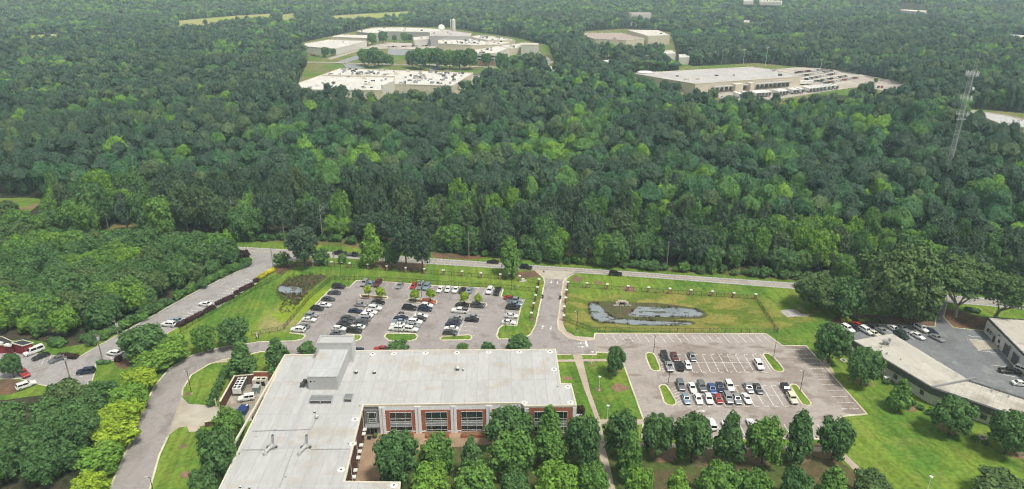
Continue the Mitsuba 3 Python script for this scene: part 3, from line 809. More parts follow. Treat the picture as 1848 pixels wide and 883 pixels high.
LAWN = [((1469, 579, 1534, 652), 'round_dark_1', 'large dark tree on the lawn at the top right corner of the right car park'), ((1529, 624, 1595, 694), 'round_dark_0', 'dark tree before the left end of the long low building'),
        ((1602, 682, 1654, 736), 'cone_mid_1', 'thin light tree before the white wall of the long low building'), ((1684, 712, 1758, 784), 'round_dark_2', 'wide dark tree below the step in the roof of the long low building'),
        ((1786, 738, 1866, 818), 'round_dark_0', 'wide dark tree at the right edge, at the lower end of the long low building'), ((1093, 623, 1131, 674), 'round_dark_2', 'small dark round tree at the top left corner of the right car park'),
        ((344, 585, 390, 632), 'round_mid_0', 'round green tree above the bend of the loop drive, left of a darker one'), ((390, 570, 449, 622), 'round_dark_1', 'round dark green tree above the loop drive, just left of the walking person'),
        ((404, 612, 467, 676), 'cone_dark_0', 'dark spreading tree at the top left corner of the walled service yard'), ((468, 606, 531, 672), 'cone_dark_1', 'dark spiky tree between the service yard and the car park'),
        ((387, 733, 445, 802), 'round_mid_1', 'green tree at the entrance of the walled service yard'), ((357, 771, 433, 878), 'round_dark_2', 'large dark tree beside the left edge of the white roof'),
        ((335, 842, 396, 912), 'round_dark_0', 'dark bushy tree at the bottom edge, left of the white roof'), ((912, 602, 962, 638), 'round_dark_1', 'dark tree behind the right part of the white roof, at the entrance crossing'),
        ((513, 407, 577, 472), 'pine_pine_0', 'grey green pine standing on the verge above the small left pond'), ((645, 402, 696, 477), 'cone_bright_0', 'bright green tall tree on the near side of the road, above the left car park'),
        ((893, 424, 946, 494), 'cone_mid_2', 'lone round green tree on the near verge just left of the entrance drive'), ((392, 412, 430, 462), 'cone_bright_2', 'bright green young tree at the junction of road and side street'),
        ((703, 386, 757, 476), 'pine_pine_1', 'tall grey green pine on the verge, left of the pair above the car park'), ((738, 410, 784, 478), 'pine_pine_2', 'grey green pine on the verge, right of the pair above the car park'),
        ((690, 438, 722, 478), 'round_dark_0', 'low dark tree between the bright tall tree and the pair of pines'), ((1437, 488, 1524, 558), 'great_olive_1', 'low spreading grey green tree at the right end of the visible road'),
        ((1500, 498, 1572, 572), 'round_dark_1', 'dark lower tree leaning against the huge oak on its left'), ((1550, 438, 1702, 576), 'great_olive_0', 'huge dark olive oak above the yard on the right'),
        ((1612, 500, 1692, 583), 'great_olive_1', 'lower right bough crown of the huge oak group, over the parked cars'), ((75, 352, 112, 382), 'round_bright_1', 'bright green bushy tree at the edge of the small meadow on the left'),
        ((0, 636, 36, 676), 'round_dark_2', 'small dark tree over the red pickup in the corner lot')]
for b, m, l in LAWN:
    pine = m.startswith('pine')
    tree_in(b, m, l, 'pine_tree' if pine else 'lawn_tree', 3.5 if pine else 1.4)


def limb_tree(box_, c, label, seed, base):
    """pale forked trunk that shows below a flat crown"""
    rng = np.random.default_rng(seed)
    x, y, h, r = crown_at(*box_, clear=6.5)
    bx, by = G(*base)
    k = tag(key_of('live_oak'), label, 'tree')
    rz = (h - 6.5) / 2
    cm = up(crown(rng, blobs_broad(rng, 60, lo=-0.35, r=(0.15, 0.24)), r, rz, 3200, 0.75), 6.5 + rz)
    cm.apply_translation((x, y, 0))
    put('crown', cm, 'leaf_olive', k)
    f = np.array([bx + (x - bx) * 0.3, by + (y - by) * 0.3, 4.2])
    ms = [cyl((bx, by, -0.2), f, 0.62, 0.5, 8)]
    for a in rng.uniform(0, 6.28, 5):
        ms.append(cyl(f - [0, 0, 0.3], (x + math.cos(a) * r * 0.55, y + math.sin(a) * r * 0.55, 6.5 + rz * rng.uniform(0.5, 0.9)), 0.32, 0.12, 6))
    put('trunk', cat(ms), 'bark_pale', k)


limb_tree((1672, 460, 1802, 545), 'olive', 'flat topped tree with a pale forked trunk beside the yard drive', 11, (1724, 573))
limb_tree((1785, 494, 1862, 566), 'olive', 'tree with leaning pale trunks above the right hand building', 12, (1795, 574))
# bright clump along the outer kerb of the loop drive
for b, m, l in [((264, 604, 342, 655), 'round_bright_0', 'yellow green tree outside the bend of the loop drive, topmost of the bright row'), ((238, 628, 307, 672), 'round_bright_1', 'yellow green tree of the bright row beside the loop drive, second from its top'),
                ((216, 583, 302, 652), 'round_dark_2', 'big dark tree above the bright row, beside the side street'), ((219, 662, 281, 708), 'round_lime_2', 'lime green tree of the bright row beside the loop drive, third from its top'),
                ((196, 690, 265, 745), 'round_bright_2', 'yellow green tree in the middle of the bright row beside the loop drive'), ((178, 722, 258, 772), 'round_lime_0', 'lime green tree below the middle of the bright row beside the loop drive'),
                ((163, 757, 246, 808), 'round_lime_1', 'brightest lime tree of the row beside the loop drive, third from its bottom'), ((142, 795, 224, 855), 'round_bright_0', 'yellow green tree of the bright row beside the loop drive, second from its bottom'),
                ((124, 850, 199, 912), 'round_lime_2', 'lime green tree at the bottom edge, last of the bright row')]:
    tree_in(b, m, l, 'roadside_tree', 1.0)
# small ornamental trees of the parking islands
for j, (b, side, isl) in enumerate([((655, 513, 673, 536), 'left', 'left'), ((676, 517, 698, 538), 'right', 'left'), ((737, 521, 760, 542), 'left', 'middle'), ((767, 520, 787, 542), 'right', 'middle'), ((827, 526, 849, 548), 'left', 'right'), ((853, 529, 873, 548), 'right', 'right')]):
    x, y, h, r = crown_at(*b, clear=1.1)
    grow('ornamental_tree', f'small_lime_{j % 3}', x, y, h, r, label=f'small yellow green tree, {side} one on the {isl} upper island of the left car park')
# shrubs
SHRUBS = [((492, 452, 525, 482), 'bush_dark', 'large dark rounded shrub at the street corner beside the pine'), ((560, 446, 598, 478), 'bush_dark', 'dark green shrub tree right of the pine on the verge'), ((608, 455, 626, 476), 'bush_mid', 'small light green bush behind the boundary fence, left of the bright tall tree'),
          ((352, 771, 376, 792), 'bush_dark', 'clipped dark ball shrub beside the concrete apron'), ((1038, 730, 1058, 748), 'bush_purple', 'dark purple shrub at the right corner of the brick building'),
          ((535, 614, 572, 642), 'bush_dark', 'spiky dark shrub behind the building, left of the tall white box'), ((692, 617, 742, 638), 'bush_dark', 'thin dark shrub behind the white roof, beside a red car'), ((821, 617, 848, 635), 'bush_dark', 'small dark shrub behind the middle of the white roof'),
          ((867, 614, 896, 635), 'bush_dark', 'round dark shrub behind the white roof, right of its smaller neighbour'), ((427, 448, 452, 474), 'bush_purple', 'dark shrub in the mulched corner of side street and road'), ((150, 596, 176, 625), 'bush_dark', 'low dark bush under the wood by the pole with the transformer')]
for j, (b, m, l) in enumerate(SHRUBS):
    x, y, h, r = crown_at(*b, clear=0.1)
    grow('shrub', f'{m}_{j % 3}', x, y, h, r, label=l, cat_='shrub')
for j, (x, y) in enumerate([(408, 668), (403, 678), (399, 688), (394, 698), (389, 708), (385, 717), (381, 726)]):
    p = G(x, y, 1.2)
    grow('hedge_shrub', f'bush_dark_{j % 3}', p[0], p[1], 3.0, 1.5, label='dark shrub of the hedge along the outer yard wall', cat_='shrub', group='hedge of the service yard')
for j, (x, y) in enumerate([(1536, 667), (1600, 690), (1648, 728), (1662, 736), (1676, 745), (1690, 754), (1760, 792), (1780, 800)]):
    p = G(x, y, 0.5)
    grow('wall_shrub', f'bush_dark_{j % 3}', p[0], p[1], 1.4, 1.1, label='low dark shrub at the foot of the white wall of the long low building', cat_='shrub', group='shrubs along the long low building')
for j, (x, y, c) in enumerate([(1522, 578, 'yellow'), (1532, 579, 'yellow'), (1544, 574, 'mid'), (1553, 579, 'yellow'), (1560, 577, 'lime'), (1566, 577, 'mid'), (1576, 578, 'dark'), (1586, 579, 'dark')]):
    p = G(x, y, 0.5)
    l = {'yellow': 'small yellow flowering shrub in the bed above the parked cars', 'mid': 'small green shrub in the bed above the parked cars', 'lime': 'lime shrub in the bed above the parked cars', 'dark': 'dark small shrub at the right end of the bed above the parked cars'}[c]
    grow('bed_shrub', f'bush_{c}_{j % 3}', p[0], p[1], 1.3, 1.0, label=l, cat_='shrub', group=l + 's')


def hedge(a, b, leaf, label, h=1.5, w=1.1, seed=0):
    a, b = G(*a), G(*b)
    L = np.linalg.norm(b - a)
    rng = np.random.default_rng(seed)
    n = max(1, int(L / 1.3))
    bl = [(np.array([a[0] + (b[0] - a[0]) * (j + .5) / n, a[1] + (b[1] - a[1]) * (j + .5) / n, h * 0.5]), w * rng.uniform(0.85, 1.05)) for j in range(n)]
    m = crown(rng, bl, 1, h / (2 * w), int(150 * max(n, 2)), 0.34, core=0.9)
    m.vertices[:, 2] += h * 0.5 * (1 - h / (2 * w))
    k = tag(key_of('hedge'), label, 'hedge')
    scene[k] = mikit.ply(m, leaf)


hedge((321, 591), (366, 568), 'leaf_purple', 'longest dark purple hedge, at the lower end of the side street bays', seed=1)
hedge((369, 566), (387, 556.5), 'leaf_purple', 'short dark purple hedge behind the lone white sedan on the side street', seed=2)
hedge((390, 552), (422, 537), 'leaf_purple', 'dark purple hedge in the middle of the side street bays', seed=3)
hedge((425, 533), (431, 530), 'leaf_purple', 'small purple hedge ball between the two upper purple hedges', seed=4)
hedge((434, 527), (457, 515.5), 'leaf_purple', 'upper dark purple hedge of the side street bays', seed=5)
hedge((461, 510), (464, 508), 'leaf_purple', 'round dark purple hedge at the foot of the yellow hedge', seed=6)
hedge((467, 505), (494, 489), 'leaf_yellow', 'bright yellow clipped hedge at the upper end of the side street', seed=7)
hedge((106, 645), (140, 647), 'leaf_purple', 'dark purple hedge at the edge of the corner lot, by the wooden pole', seed=8)
hedge((208, 653), (220, 650), 'leaf_purple', 'small purple hedge beside the white wagon at the mouth of the corner lot', seed=9)
hedge((176, 656), (200, 655), 'leaf_dark', 'low dark hedge in the island at the mouth of the corner lot', h=0.9, seed=10)
hedge((1740, 560), (1768, 566), 'leaf_dark', 'dark brush beside the pale trunked tree', seed=12)

# --- woods on the left: every tree an object
def scatter(region, d, seed, jitter=0.36):
    x0, y0, x1, y1 = region.bounds
    rng = np.random.default_rng(seed)
    gx_, gy_ = np.meshgrid(np.arange(x0, x1, d), np.arange(y0, y1, d * 0.87))
    gx_[1::2] += d / 2
    p = np.stack([gx_.ravel(), gy_.ravel()], 1) + rng.uniform(-jitter, jitter, (gx_.size, 2)) * d
    shapely.prepare(region)
    return p[shapely.contains_xy(region, p[:, 0], p[:, 1])], rng


def in_view(p, z=10, m=60):
    X_, Y_ = p[:, 0], p[:, 1]
    zc = Y_ * CP + (CAM_H - z) * SP
    u = 924 + F * X_ / zc
    v = 441.5 + F * (-(Y_ * SP) + (CAM_H - z) * CP) / zc
    return (u > -m) & (u < 1848 + m) & (v > -m) & (v < 883 + 2 * m)


pts, rng = scatter(WOODS_L.buffer(-1.5).union(poly([(-90, 405), (30, 408), (90, 420), (90, 427), (0, 422), (-90, 416)]).difference(ROAD.buffer(2))), 7.4, 21)
pts = pts[in_view(pts)]
KINDS = [('round_dark', 'dark green broadleaf tree in the wood between the road and the side street'), ('round_mid', 'mid green broadleaf tree in the wood between the road and the side street'), ('round_olive', 'dull olive tree in the wood between the road and the side street'),
         ('cone_dark', 'narrow dark green tree in the wood between the road and the side street'), ('round_bright', 'bright yellow green tree in the wood between the road and the side street')]
for x, y in pts:
    t = meshkit.fbm(np.array([[x / 16, y / 16, 5.0]]), 2)[0] + rng.normal() * 0.10
    kd = 0 if t < 0.47 else 2 if t < 0.56 else 1 if t < 0.70 else 4
    if rng.random() < 0.15:
        kd = 3
    e = WOODS_L.boundary.distance(Point(x, y))
    h = rng.uniform(8.5, 12.5) * (0.72 if e < 5 else 1)
    l = KINDS[kd][1].split(' in the wood')[0] + ' in the left wood, ' + ('along the side street' if e < 6 and STREET.distance(Point(x, y)) < 9 else 'beside the main road' if ROAD.distance(Point(x, y)) < 10 else 'at the picture edge' if x < -150 else 'in its upper part' if y > 232 else 'in its middle' if y > 214 else 'in its lower part')
    grow('wood_tree', f'{KINDS[kd][0]}_{rng.integers(3)}', x, y, h, h * rng.uniform(0.42, 0.54), 0.0, l, group=l)
k_ = 0
for t in np.linspace(0, 1, 160):
    q = np.array(WOODS_L.exterior.interpolate(t, normalized=True).coords[0])
    if 1.0 < STREET.distance(Point(*q)) < 6 and in_view(q[None], 1, 0)[0]:
        k_ += 1
        q = q + RNG.uniform(-0.8, 0.8, 2)
        l = ('dark', 'fresh')[k_ % 3 == 0] + ' green bush at the foot of the left wood along the side street'
        grow('wood_bush', f'bush_{("dark", "dark", "mid")[k_ % 3]}_{k_ % 3}', q[0], q[1], RNG.uniform(2.2, 4.2), RNG.uniform(1.7, 2.8), 0.0, l, 'bush', l)
pts, rng = scatter(WOODS_LL.buffer(-1.0).difference(poly([(-120, 600), (300, 600), (240, 700), (205, 716), (168, 726), (130, 744), (70, 752), (0, 766), (-120, 762)])), 6.8, 22)
pts = pts[in_view(pts)]
for x, y in pts:
    kd = rng.choice([0, 0, 0, 1, 2])
    l = ('dark green', 'dull olive', 'narrow dark')[kd] + ' tree of the bottom left wood, ' + ('just below the corner lot' if y > 172 else 'near the bright row of trees' if x > -112 else 'at the bottom edge' if y < 140 else 'in its middle')
    h = rng.uniform(8, 11.5)
    grow('wood_tree', f'{("round_dark", "round_olive", "cone_dark")[kd]}_{rng.integers(3)}', x, y, h, h * rng.uniform(0.40, 0.5), 0.0, l, group=l)

# ------------------------------------------------------------------ the forest
CLEAR = [poly(q) for q in ([(533, 168), (548, 210), (640, 212), (700, 208), (760, 202), (830, 190), (885, 160), (912, 138), (990, 132), (1000, 112), (990, 82), (930, 68), (850, 57), (810, 50), (720, 48), (670, 49), (640, 57), (610, 63), (590, 67), (525, 82), (535, 95), (556, 112), (543, 138)],
                           [(1128, 136), (1150, 168), (1200, 186), (1255, 196), (1330, 206), (1400, 213), (1490, 205), (1560, 190), (1640, 182), (1650, 160), (1560, 137), (1490, 125), (1440, 121), (1365, 114), (1250, 120), (1225, 112), (1210, 118), (1225, 130)],
                           [(1045, 72), (1075, 102), (1165, 104), (1220, 96), (1212, 58), (1125, 52), (1055, 57)], [(1728, 203), (1745, 250), (1800, 280), (1850, 297), (1960, 315), (1960, 215), (1745, 196)], [(1130, 48), (1180, 48), (1180, 28), (1130, 28)],
                           [(318, 39), (420, 31), (492, 27), (500, 45), (350, 61), (322, 59)], [(598, 30), (745, 24), (745, 39), (602, 49)], [(40, 66), (112, 61), (112, 80), (45, 86)], [(505, 30), (530, 26), (540, 48), (510, 52)], [(655, -3), (805, 2), (805, 14), (655, 12)],
                           [(1080, 108), (1105, 106), (1120, 134), (1080, 134)], [(1190, 92), (1225, 90), (1250, 118), (1200, 118)], [(985, 118), (1005, 118), (1012, 150), (985, 150)], [(1620, 16), (1675, 18), (1675, 36), (1620, 36)], [(1340, 1), (1415, 1), (1415, 14), (1340, 14)], [(1338, 40), (1396, 40), (1396, 54), (1338, 54)], [(1818, 66), (1860, 66), (1860, 88), (1818, 88)])]
MEADOW = poly([(-60, 362), (60, 356), (78, 360), (62, 377), (30, 392), (-60, 398)])
OPEN = unary_union(CLEAR + [MEADOW, poly([(-90, 356), (78, 354), (96, 374), (70, 424), (-90, 424)])])
EDGE = LineString(GP([(-400, 404), (-100, 412), (0, 416), (110, 424), (200, 428), (300, 432), (430, 436), (500, 433), (600, 435), (650, 444), (780, 453), (850, 461), (930, 466), (1000, 474), (1100, 481), (1200, 488), (1300, 494), (1440, 503), (1560, 512), (1700, 524), (1790, 532), (1900, 543), (2200, 570)]))
ed = np.array(EDGE.coords)
struct('meadow', sheet(unary_union([wobble(MEADOW, 2, 4)]), 0.05), flat('meadow_grass', varied((0.13, 0.21, 0.04), 0.2, 2.0, (0.20, 0.23, 0.06), 12)), 'small bright meadow with a dirt track in the trees on the left')
struct('dirt_track', sheet(LineString(GP([(10, 392), (40, 380), (72, 368), (90, 362)])).buffer(2.0), 0.10), 'bare_soil', 'pale dirt track at the edge of the small meadow')
fields = [([(318, 39), (420, 31), (492, 27), (500, 45), (350, 61), (322, 59)], 'meadow_grass'), ([(598, 30), (745, 24), (745, 39), (602, 49)], 'meadow_grass'), ([(40, 66), (112, 61), (112, 80), (45, 86)], 'meadow_grass'), ([(505, 30), (530, 26), (540, 48), (510, 52)], 'meadow_grass')]
flat('hay_field', varied((0.30, 0.36, 0.10), 0.12, 9.0, (0.36, 0.36, 0.15), 60))
for q, _ in fields:
    f_ = poly(q)
    m = sheet(f_, 0.0).subdivide().subdivide()
    m.vertices[:, 2] = ground_z(m.vertices[:, 0], m.vertices[:, 1]) + 0.6
    struct('field', m, 'hay_field', 'pale yellow green hay field among the far woods')


def forest_points(y0, y1, d, seed):
    half = 0.78 * y1 + 60
    pts, rng = scatter(sbox(-half, y0, half, y1), d, seed)
    pts = pts[np.abs(pts[:, 0]) < 0.76 * pts[:, 1] + 40]
    pts = pts[pts[:, 1] > np.interp(pts[:, 0], ed[:, 0], ed[:, 1])]
    shapely.prepare(OPEN)
    pts = pts[~shapely.contains_xy(OPEN, pts[:, 0], pts[:, 1])]
    pts = pts[rng.random(len(pts)) > 0.05]
    return pts, rng


def stand(p):
    """which kind of wood grows here: pine share, brightness and height of the stand"""
    q = np.column_stack([p[:, 0] / 95, p[:, 1] / 70, np.full(len(p), 1.0)])
    a = meshkit.fbm(q, 3, seed=3)
    b = meshkit.fbm(np.column_stack([p[:, 0] / 30, p[:, 1] / 26, np.full(len(p), 8.0)]), 2, seed=5)
    c = meshkit.fbm(np.column_stack([p[:, 0] / 160, p[:, 1] / 90, np.full(len(p), 3.0)]), 2, seed=9)
    return a, b, c


def kind_of(a, b, rng):
    broad = rng.random(len(a)) < 0.12 + 0.76 * sstep(0.38, 0.64, a * 0.6 + b * 0.4)
    tone = 0.5 + (b - 0.5) * 0.6 + rng.normal(size=len(a)) * 0.13
    return broad, tone


pts, rng = forest_points(200, 500, 8.0, 31)
pts2, rng2 = forest_points(500, 950, 8.6, 32)
pts3, rng3 = forest_points(950, 2900, 11.0, 33)
NEAR_EDGE = 300
order = np.argsort(pts[:, 1] - np.interp(pts[:, 0], ed[:, 0], ed[:, 1]))
vis = in_view(pts[order])
order = order[vis]
edge_ids = set(order[:NEAR_EDGE].tolist())
a, b, c = stand(pts)
broad, tone = kind_of(a, b, rng)
SECTORS = [(60, 'at the left edge of the picture'), (200, 'behind the left wood'), (330, 'above the upper end of the left wood'), (450, 'above the street junction'), (600, 'behind the verge pine'), (700, 'behind the bright tall tree'), (800, 'behind the pair of verge pines'), (900, 'left of the lone round tree'),
           (1000, 'facing the entrance drive'), (1130, 'above the lone black car'), (1260, 'by the pole above the right pond'), (1430, 'above the right end of the pond meadow'), (1560, 'behind the low spreading tree'), (1700, 'behind the huge oak'), (1e9, 'behind the pale trunked trees')]


def sector(x, y):
    u = 924 + F * x / (y * CP + CAM_H * SP)
    return next(s for hi, s in SECTORS if u < hi)


nf = 0


def forest_tree(mod, x, y, z, h, r, deg, e=1.0):
    global nf
    nf += 1
    H0, R0 = MODELS[mod]
    scene[f'forest__{nf:03d}'] = {'type': 'instance', 'to_world': place(x, y, z, deg, (r / R0 * e, r / R0 / e, h / H0)), 'model': {'type': 'ref', 'id': mod}}


for n_, (x, y) in enumerate(pts):
    dist = y - np.interp(x, ed[:, 0], ed[:, 1])
    r1, r2, r3 = rng.random(3)
    if broad[n_]:
        h = (8.5 + 11 * r1) * (0.80 + 0.4 * c[n_]) * (1.2 if r2 > 0.94 else 1) * (0.8 if dist < 4 else 1)
        r = (3.6 if dist < 14 else 2.9) + 3.2 * r2 * (0.6 + 0.5 * r1)
        tn = 'dark' if tone[n_] < 0.53 else 'mid' if tone[n_] < 0.69 else 'bright'
    else:
        h = (12.5 + 10 * r1) * (0.80 + 0.4 * c[n_]) * (1.2 if r2 > 0.94 else 1)
        r = (4.2 if dist < 14 else 3.0) + 2.2 * r2
        h = h * (0.88 if dist < 9 else 1)
        tn = 'pine' if tone[n_] < 0.58 else 'moss'
    if n_ in edge_ids:
        sec = sector(x, y)
        if broad[n_]:
            m_ = f'{"round" if r3 < .88 else "cone"}_{tn}_{rng.integers(3)}'
            l = {'dark': 'dark green', 'mid': 'fresh green', 'bright': 'bright green'}[tn] + f' broadleaf tree of the forest edge {sec}'
            grow('forest_broadleaf', m_, x, y, h, r, 0.0, l, group=l)
        else:
            l = ('tall grey green' if tn == 'pine' else 'tall mossy green') + f' pine of the forest edge {sec}'
            grow('forest_pine', f'pine_{tn}_{rng.integers(3)}', x, y, h, r, 0.0, l, group=l)
    else:
        v = rng.integers(4)
        if not broad[n_] and r3 < 0.004:
            tn = 'rust'
        forest_tree(f'fa_{"broad" if broad[n_] else "pine"}_{tn}_{v}', x, y, 0.0, h, r, r3 * 360, rng.uniform(0.84, 1.2))
for P_, R_, pre, big in ((pts2, rng2, 'fb', 1.0), (pts3, rng3, 'fc', 1.28)):
    P_ = P_[in_view(P_, 10, 40)]
    a, b, c = stand(P_)
    far_ = sstep(1050, 1700, P_[:, 1])                                              # lighter broadleaf far off; haze and sunlit breaks painted into their tones
    broad, tone = kind_of(a + 0.10 * far_, b + 0.06 * far_, R_)
    tone = tone + 0.09 * far_
    zz = relief(P_[:, 0], P_[:, 1])
    r1, r2, r3 = R_.random((3, len(P_)))
    ee = R_.uniform(0.84, 1.2, len(P_))
    h = np.where(broad, 9 + 9 * r1, 12.5 + 9 * r1) * (0.62 + 0.75 * c)
    r = np.where(broad, 3.2 + 3.2 * r2, 3.2 + 2.2 * r2) * big
    for n_ in range(len(P_)):
        tn = ('dark' if tone[n_] < 0.53 else 'mid' if tone[n_] < 0.70 else 'bright') if broad[n_] else ('pine' if tone[n_] < 0.58 else 'moss')
        forest_tree(f'{pre}_{"broad" if broad[n_] else "pine"}_{tn}_{int(r3[n_] * 3.99)}', P_[n_, 0], P_[n_, 1], zz[n_], h[n_], r[n_], r3[n_] * 997 % 360, ee[n_])
tag('forest', 'dense mixed forest of pines and broadleaf trees reaching to the horizon', kind='stuff')
# understory along the forest edge
rng = np.random.default_rng(41)
for t in np.linspace(0.02, 0.98, 150):
    q = np.array(EDGE.interpolate(t, normalized=True).coords[0]) + rng.uniform(-1.0, 1.2, 2)
    if in_view(q[None], 2, 20)[0]:
        c_ = ('dark', 'mid', 'dark')[rng.integers(3)]
        h = rng.uniform(2.5, 5.0)
        l = ('dark' if c_ == 'dark' else 'fresh') + f' green brush at the forest foot {sector(*q)}'
        grow('brush', f'bush_{c_}_{rng.integers(3)}', q[0], q[1], h, h * rng.uniform(0.5, 0.8), 0.0, l, 'brush', l)

# pale dead trees standing out of the forest edge
for j, (px, py, pt) in enumerate(((583, 408, 338), (427, 400, 355), (917, 385, 318))):
    rng = np.random.default_rng(900 + j)
    x, y = G(px, py + 26)
    h = 17.0
    m = [cyl((x, y, 0), (x + rng.normal() * .4, y, h), 0.22, 0.06, 6)]
    for q in range(7):
        z = h * rng.uniform(0.5, 0.92)
        a = rng.uniform(0, 6.28)
        l_ = rng.uniform(1.5, 3.2)
        m.append(cyl((x, y, z), (x + math.cos(a) * l_, y + math.sin(a) * l_, z + l_ * rng.uniform(.4, .9)), 0.09, 0.03, 5))
    k = tag(key_of('dead_tree'), f'bare pale dead tree in the forest {sector(x, y)}', 'dead tree')
    scene[k] = mikit.ply(cat(m), 'bark_pale')
# reeds along the ponds
rng = np.random.default_rng(77)
tufts = []
for g, n_, off in ((POND_R1, 260, 0.25), (POND_R2, 120, 0.3), (POND_L, 90, 0.4)):
    for t in rng.random(n_):
        q = np.array(g.exterior.interpolate(t, normalized=True).coords[0]) + rng.normal(size=2) * off
        if g is not POND_L and meshkit.fbm(np.array([[q[0] / 4, q[1] / 3, 1.0]]), 2)[0] < 0.47:
            continue
        tufts.append(np.array([q[0], q[1], -0.9]))
w = MARSH.bounds
for _ in range(900):
    q = rng.uniform(w[:2], w[2:])
    if MARSH.contains(Point(*q)) and not POND_L.contains(Point(*q)):
        tufts.append(np.array([q[0], q[1], float(ground_z([q[0]], [q[1]])[0])]))
vs, fs = [], []
for q in tufts:
    for b_ in range(5):
        a = rng.uniform(0, 6.28)
        d_ = np.array([math.cos(a), math.sin(a), 0]) * 0.09
        o = q + np.append(rng.normal(size=2) * 0.22, 0)
        i_ = len(vs)
        vs += [o - d_, o + d_, o + np.append(rng.normal(size=2) * 0.2, rng.uniform(0.4, 0.9))]
        fs.append((i_, i_ + 1, i_ + 2))
tag('reeds', 'dark reeds and weeds along the edges of the ponds', kind='stuff')
scene['reeds'] = mikit.ply(trimesh.Trimesh(np.array(vs), np.array(fs), process=False), flat('reed', varied((0.085, 0.085, 0.035), 0.4, 0.4, (0.11, 0.075, 0.04), 3)))

# ------------------------------------------------------------------ main building
ORD = ['first', 'second', 'third', 'fourth', 'fifth', 'sixth', 'seventh', 'eighth', 'ninth', 'tenth', 'eleventh', 'twelfth', 'thirteenth', 'fourteenth', 'fifteenth', 'sixteenth', 'seventeenth', 'eighteenth', 'nineteenth', 'twentieth']
MB = tag('brick_office_building', 'large L shaped building with pale flat roof, brick facade and tall gridded windows', 'building')
ROOF_Z = 8.5
FOOT = Polygon([(-63.4, 165.9), (-44.8, 166.2), (-44.8, 168.6), (12.4, 169.3), (12.7, 152.1), (15.4, 151.9), (16.0, 142.6), (2.95, 142.3), (2.9, 143.62), (-36.9, 142.72), (-35.45, 115.5), (-23.6, 115.3), (-22.6, 98), (-60.4, 98), (-61.1, 113.3)])
put('wall', prism(FOOT.buffer(-0.25, join_style=2), 0, ROOF_Z - 0.25), 'wall_grey', MB)
put('roof', prism(FOOT, ROOF_Z - 0.25, ROOF_Z), 'roof_white', MB)
put('roof_coping', prism(FOOT.buffer(0.12, join_style=2).difference(FOOT.buffer(-0.28, join_style=2)), ROOF_Z - 0.4, ROOF_Z + 0.16), 'cream_part', MB)
put('raised_parapet', cat(box(-63.5, -63.1, 120, 166.0, ROOF_Z, ROOF_Z + 0.5), box(-63.1, -53.0, 165.6, 166.0, ROOF_Z, ROOF_Z + 0.5)), 'cream_part', MB)
fr = frame(-36.9, 142.82, 1.3)
fr2 = frame(-36.9, 142.72, -86.9 + 0)                                                  # along the court wall of the left wing: +x runs towards the viewer


def win_wall(holder, u0, u1, z0, z1, cols, rows, tones, f, v=-0.34):
    """window bay: frame bars and one pane for every light"""
    w = put('window', f(cat([box(u0 + (u1 - u0) * c - 0.028, u0 + (u1 - u0) * c + 0.028, v - 0.10, v + 0.02, z0, z1) for c in cols] + [box(u0, u1, v - 0.10, v + 0.02, z0 + (z1 - z0) * r - 0.03, z0 + (z1 - z0) * r + 0.03) for r in rows])), 'white_part', holder)
    for j in range(len(rows) - 1):
        for q in range(len(cols) - 1):
            m = f(box(u0 + (u1 - u0) * cols[q] + 0.05, u0 + (u1 - u0) * cols[q + 1] - 0.05, v - 0.03, v + 0.0, z0 + (z1 - z0) * rows[j] + 0.05, z0 + (z1 - z0) * rows[j + 1] - 0.05))
            key = key_of(w + '__pane')
            scene[key] = mikit.ply(m, tones[j])
    return w


COLS, ROWS = (0, 0.27, 0.71, 1), (0, 0.09, 0.30, 0.44, 0.56, 0.68, 1)
TONES = ('glass_dark', 'glass_dark', 'blind_pale', 'blind_pale', 'glass_dark', 'glass_dark')
for k in range(5):                                                                    # pale piers
    u = 4.5 + 8.9 * k
    if k < 4:
        put('pier', fr(box(u - 0.75, u + 0.75, -0.45, 0.1, 0, 8.05)), 'wall_pale', MB)
        put('downpipe', fr(cyl((u + 0.05, -0.55, 0.2), (u + 0.05, -0.55, 7.9), 0.07, n=6)), 'metal_pale', MB)
put('frieze', fr(box(4.5, 39.9, -0.25, 0.1, 6.95, 8.05)), 'wall_pale', MB)
for k in range(4):
    u = 4.5 + 8.9 * k
    put('brick_panel', fr(box(u + 0.75, u + 8.15, -0.30, 0.1, 0.0, 6.95)), 'brick_red', MB)
    put('stone_band', fr(box(u + 0.75, u + 8.15, -0.36, -0.30, 0.35, 0.75)), 'wall_pale', MB)
    win_wall(MB, u + 1.85, u + 7.25, 0.45, 6.35, COLS, ROWS, TONES, fr)
put('pier', fr(box(39.95, 41.0, -1.65, -0.1, 0, 7.95)), 'wall_pale', MB)
put('pier', fr(box(52.0, 52.9, -1.65, -0.1, 0, 7.95)), 'wall_pale', MB)
put('brick_panel', fr(box(41.0, 52.0, -1.55, -0.2, 0, 7.9)), 'brick_red', MB)
win_wall(MB, 42.4, 50.6, 0.45, 6.9, (0, 0.1, 0.36, 0.64, 0.9, 1), ROWS, TONES, fr, v=-1.58)
put('louvre_stack', cat([fr(box(52.95, 54.6, -0.5 + 0.5 * j, -0.05 + 0.5 * j, 4.6 - 0.35 * j, 4.85 - 0.35 * j)) for j in range(9)]), 'metal_pale', MB)
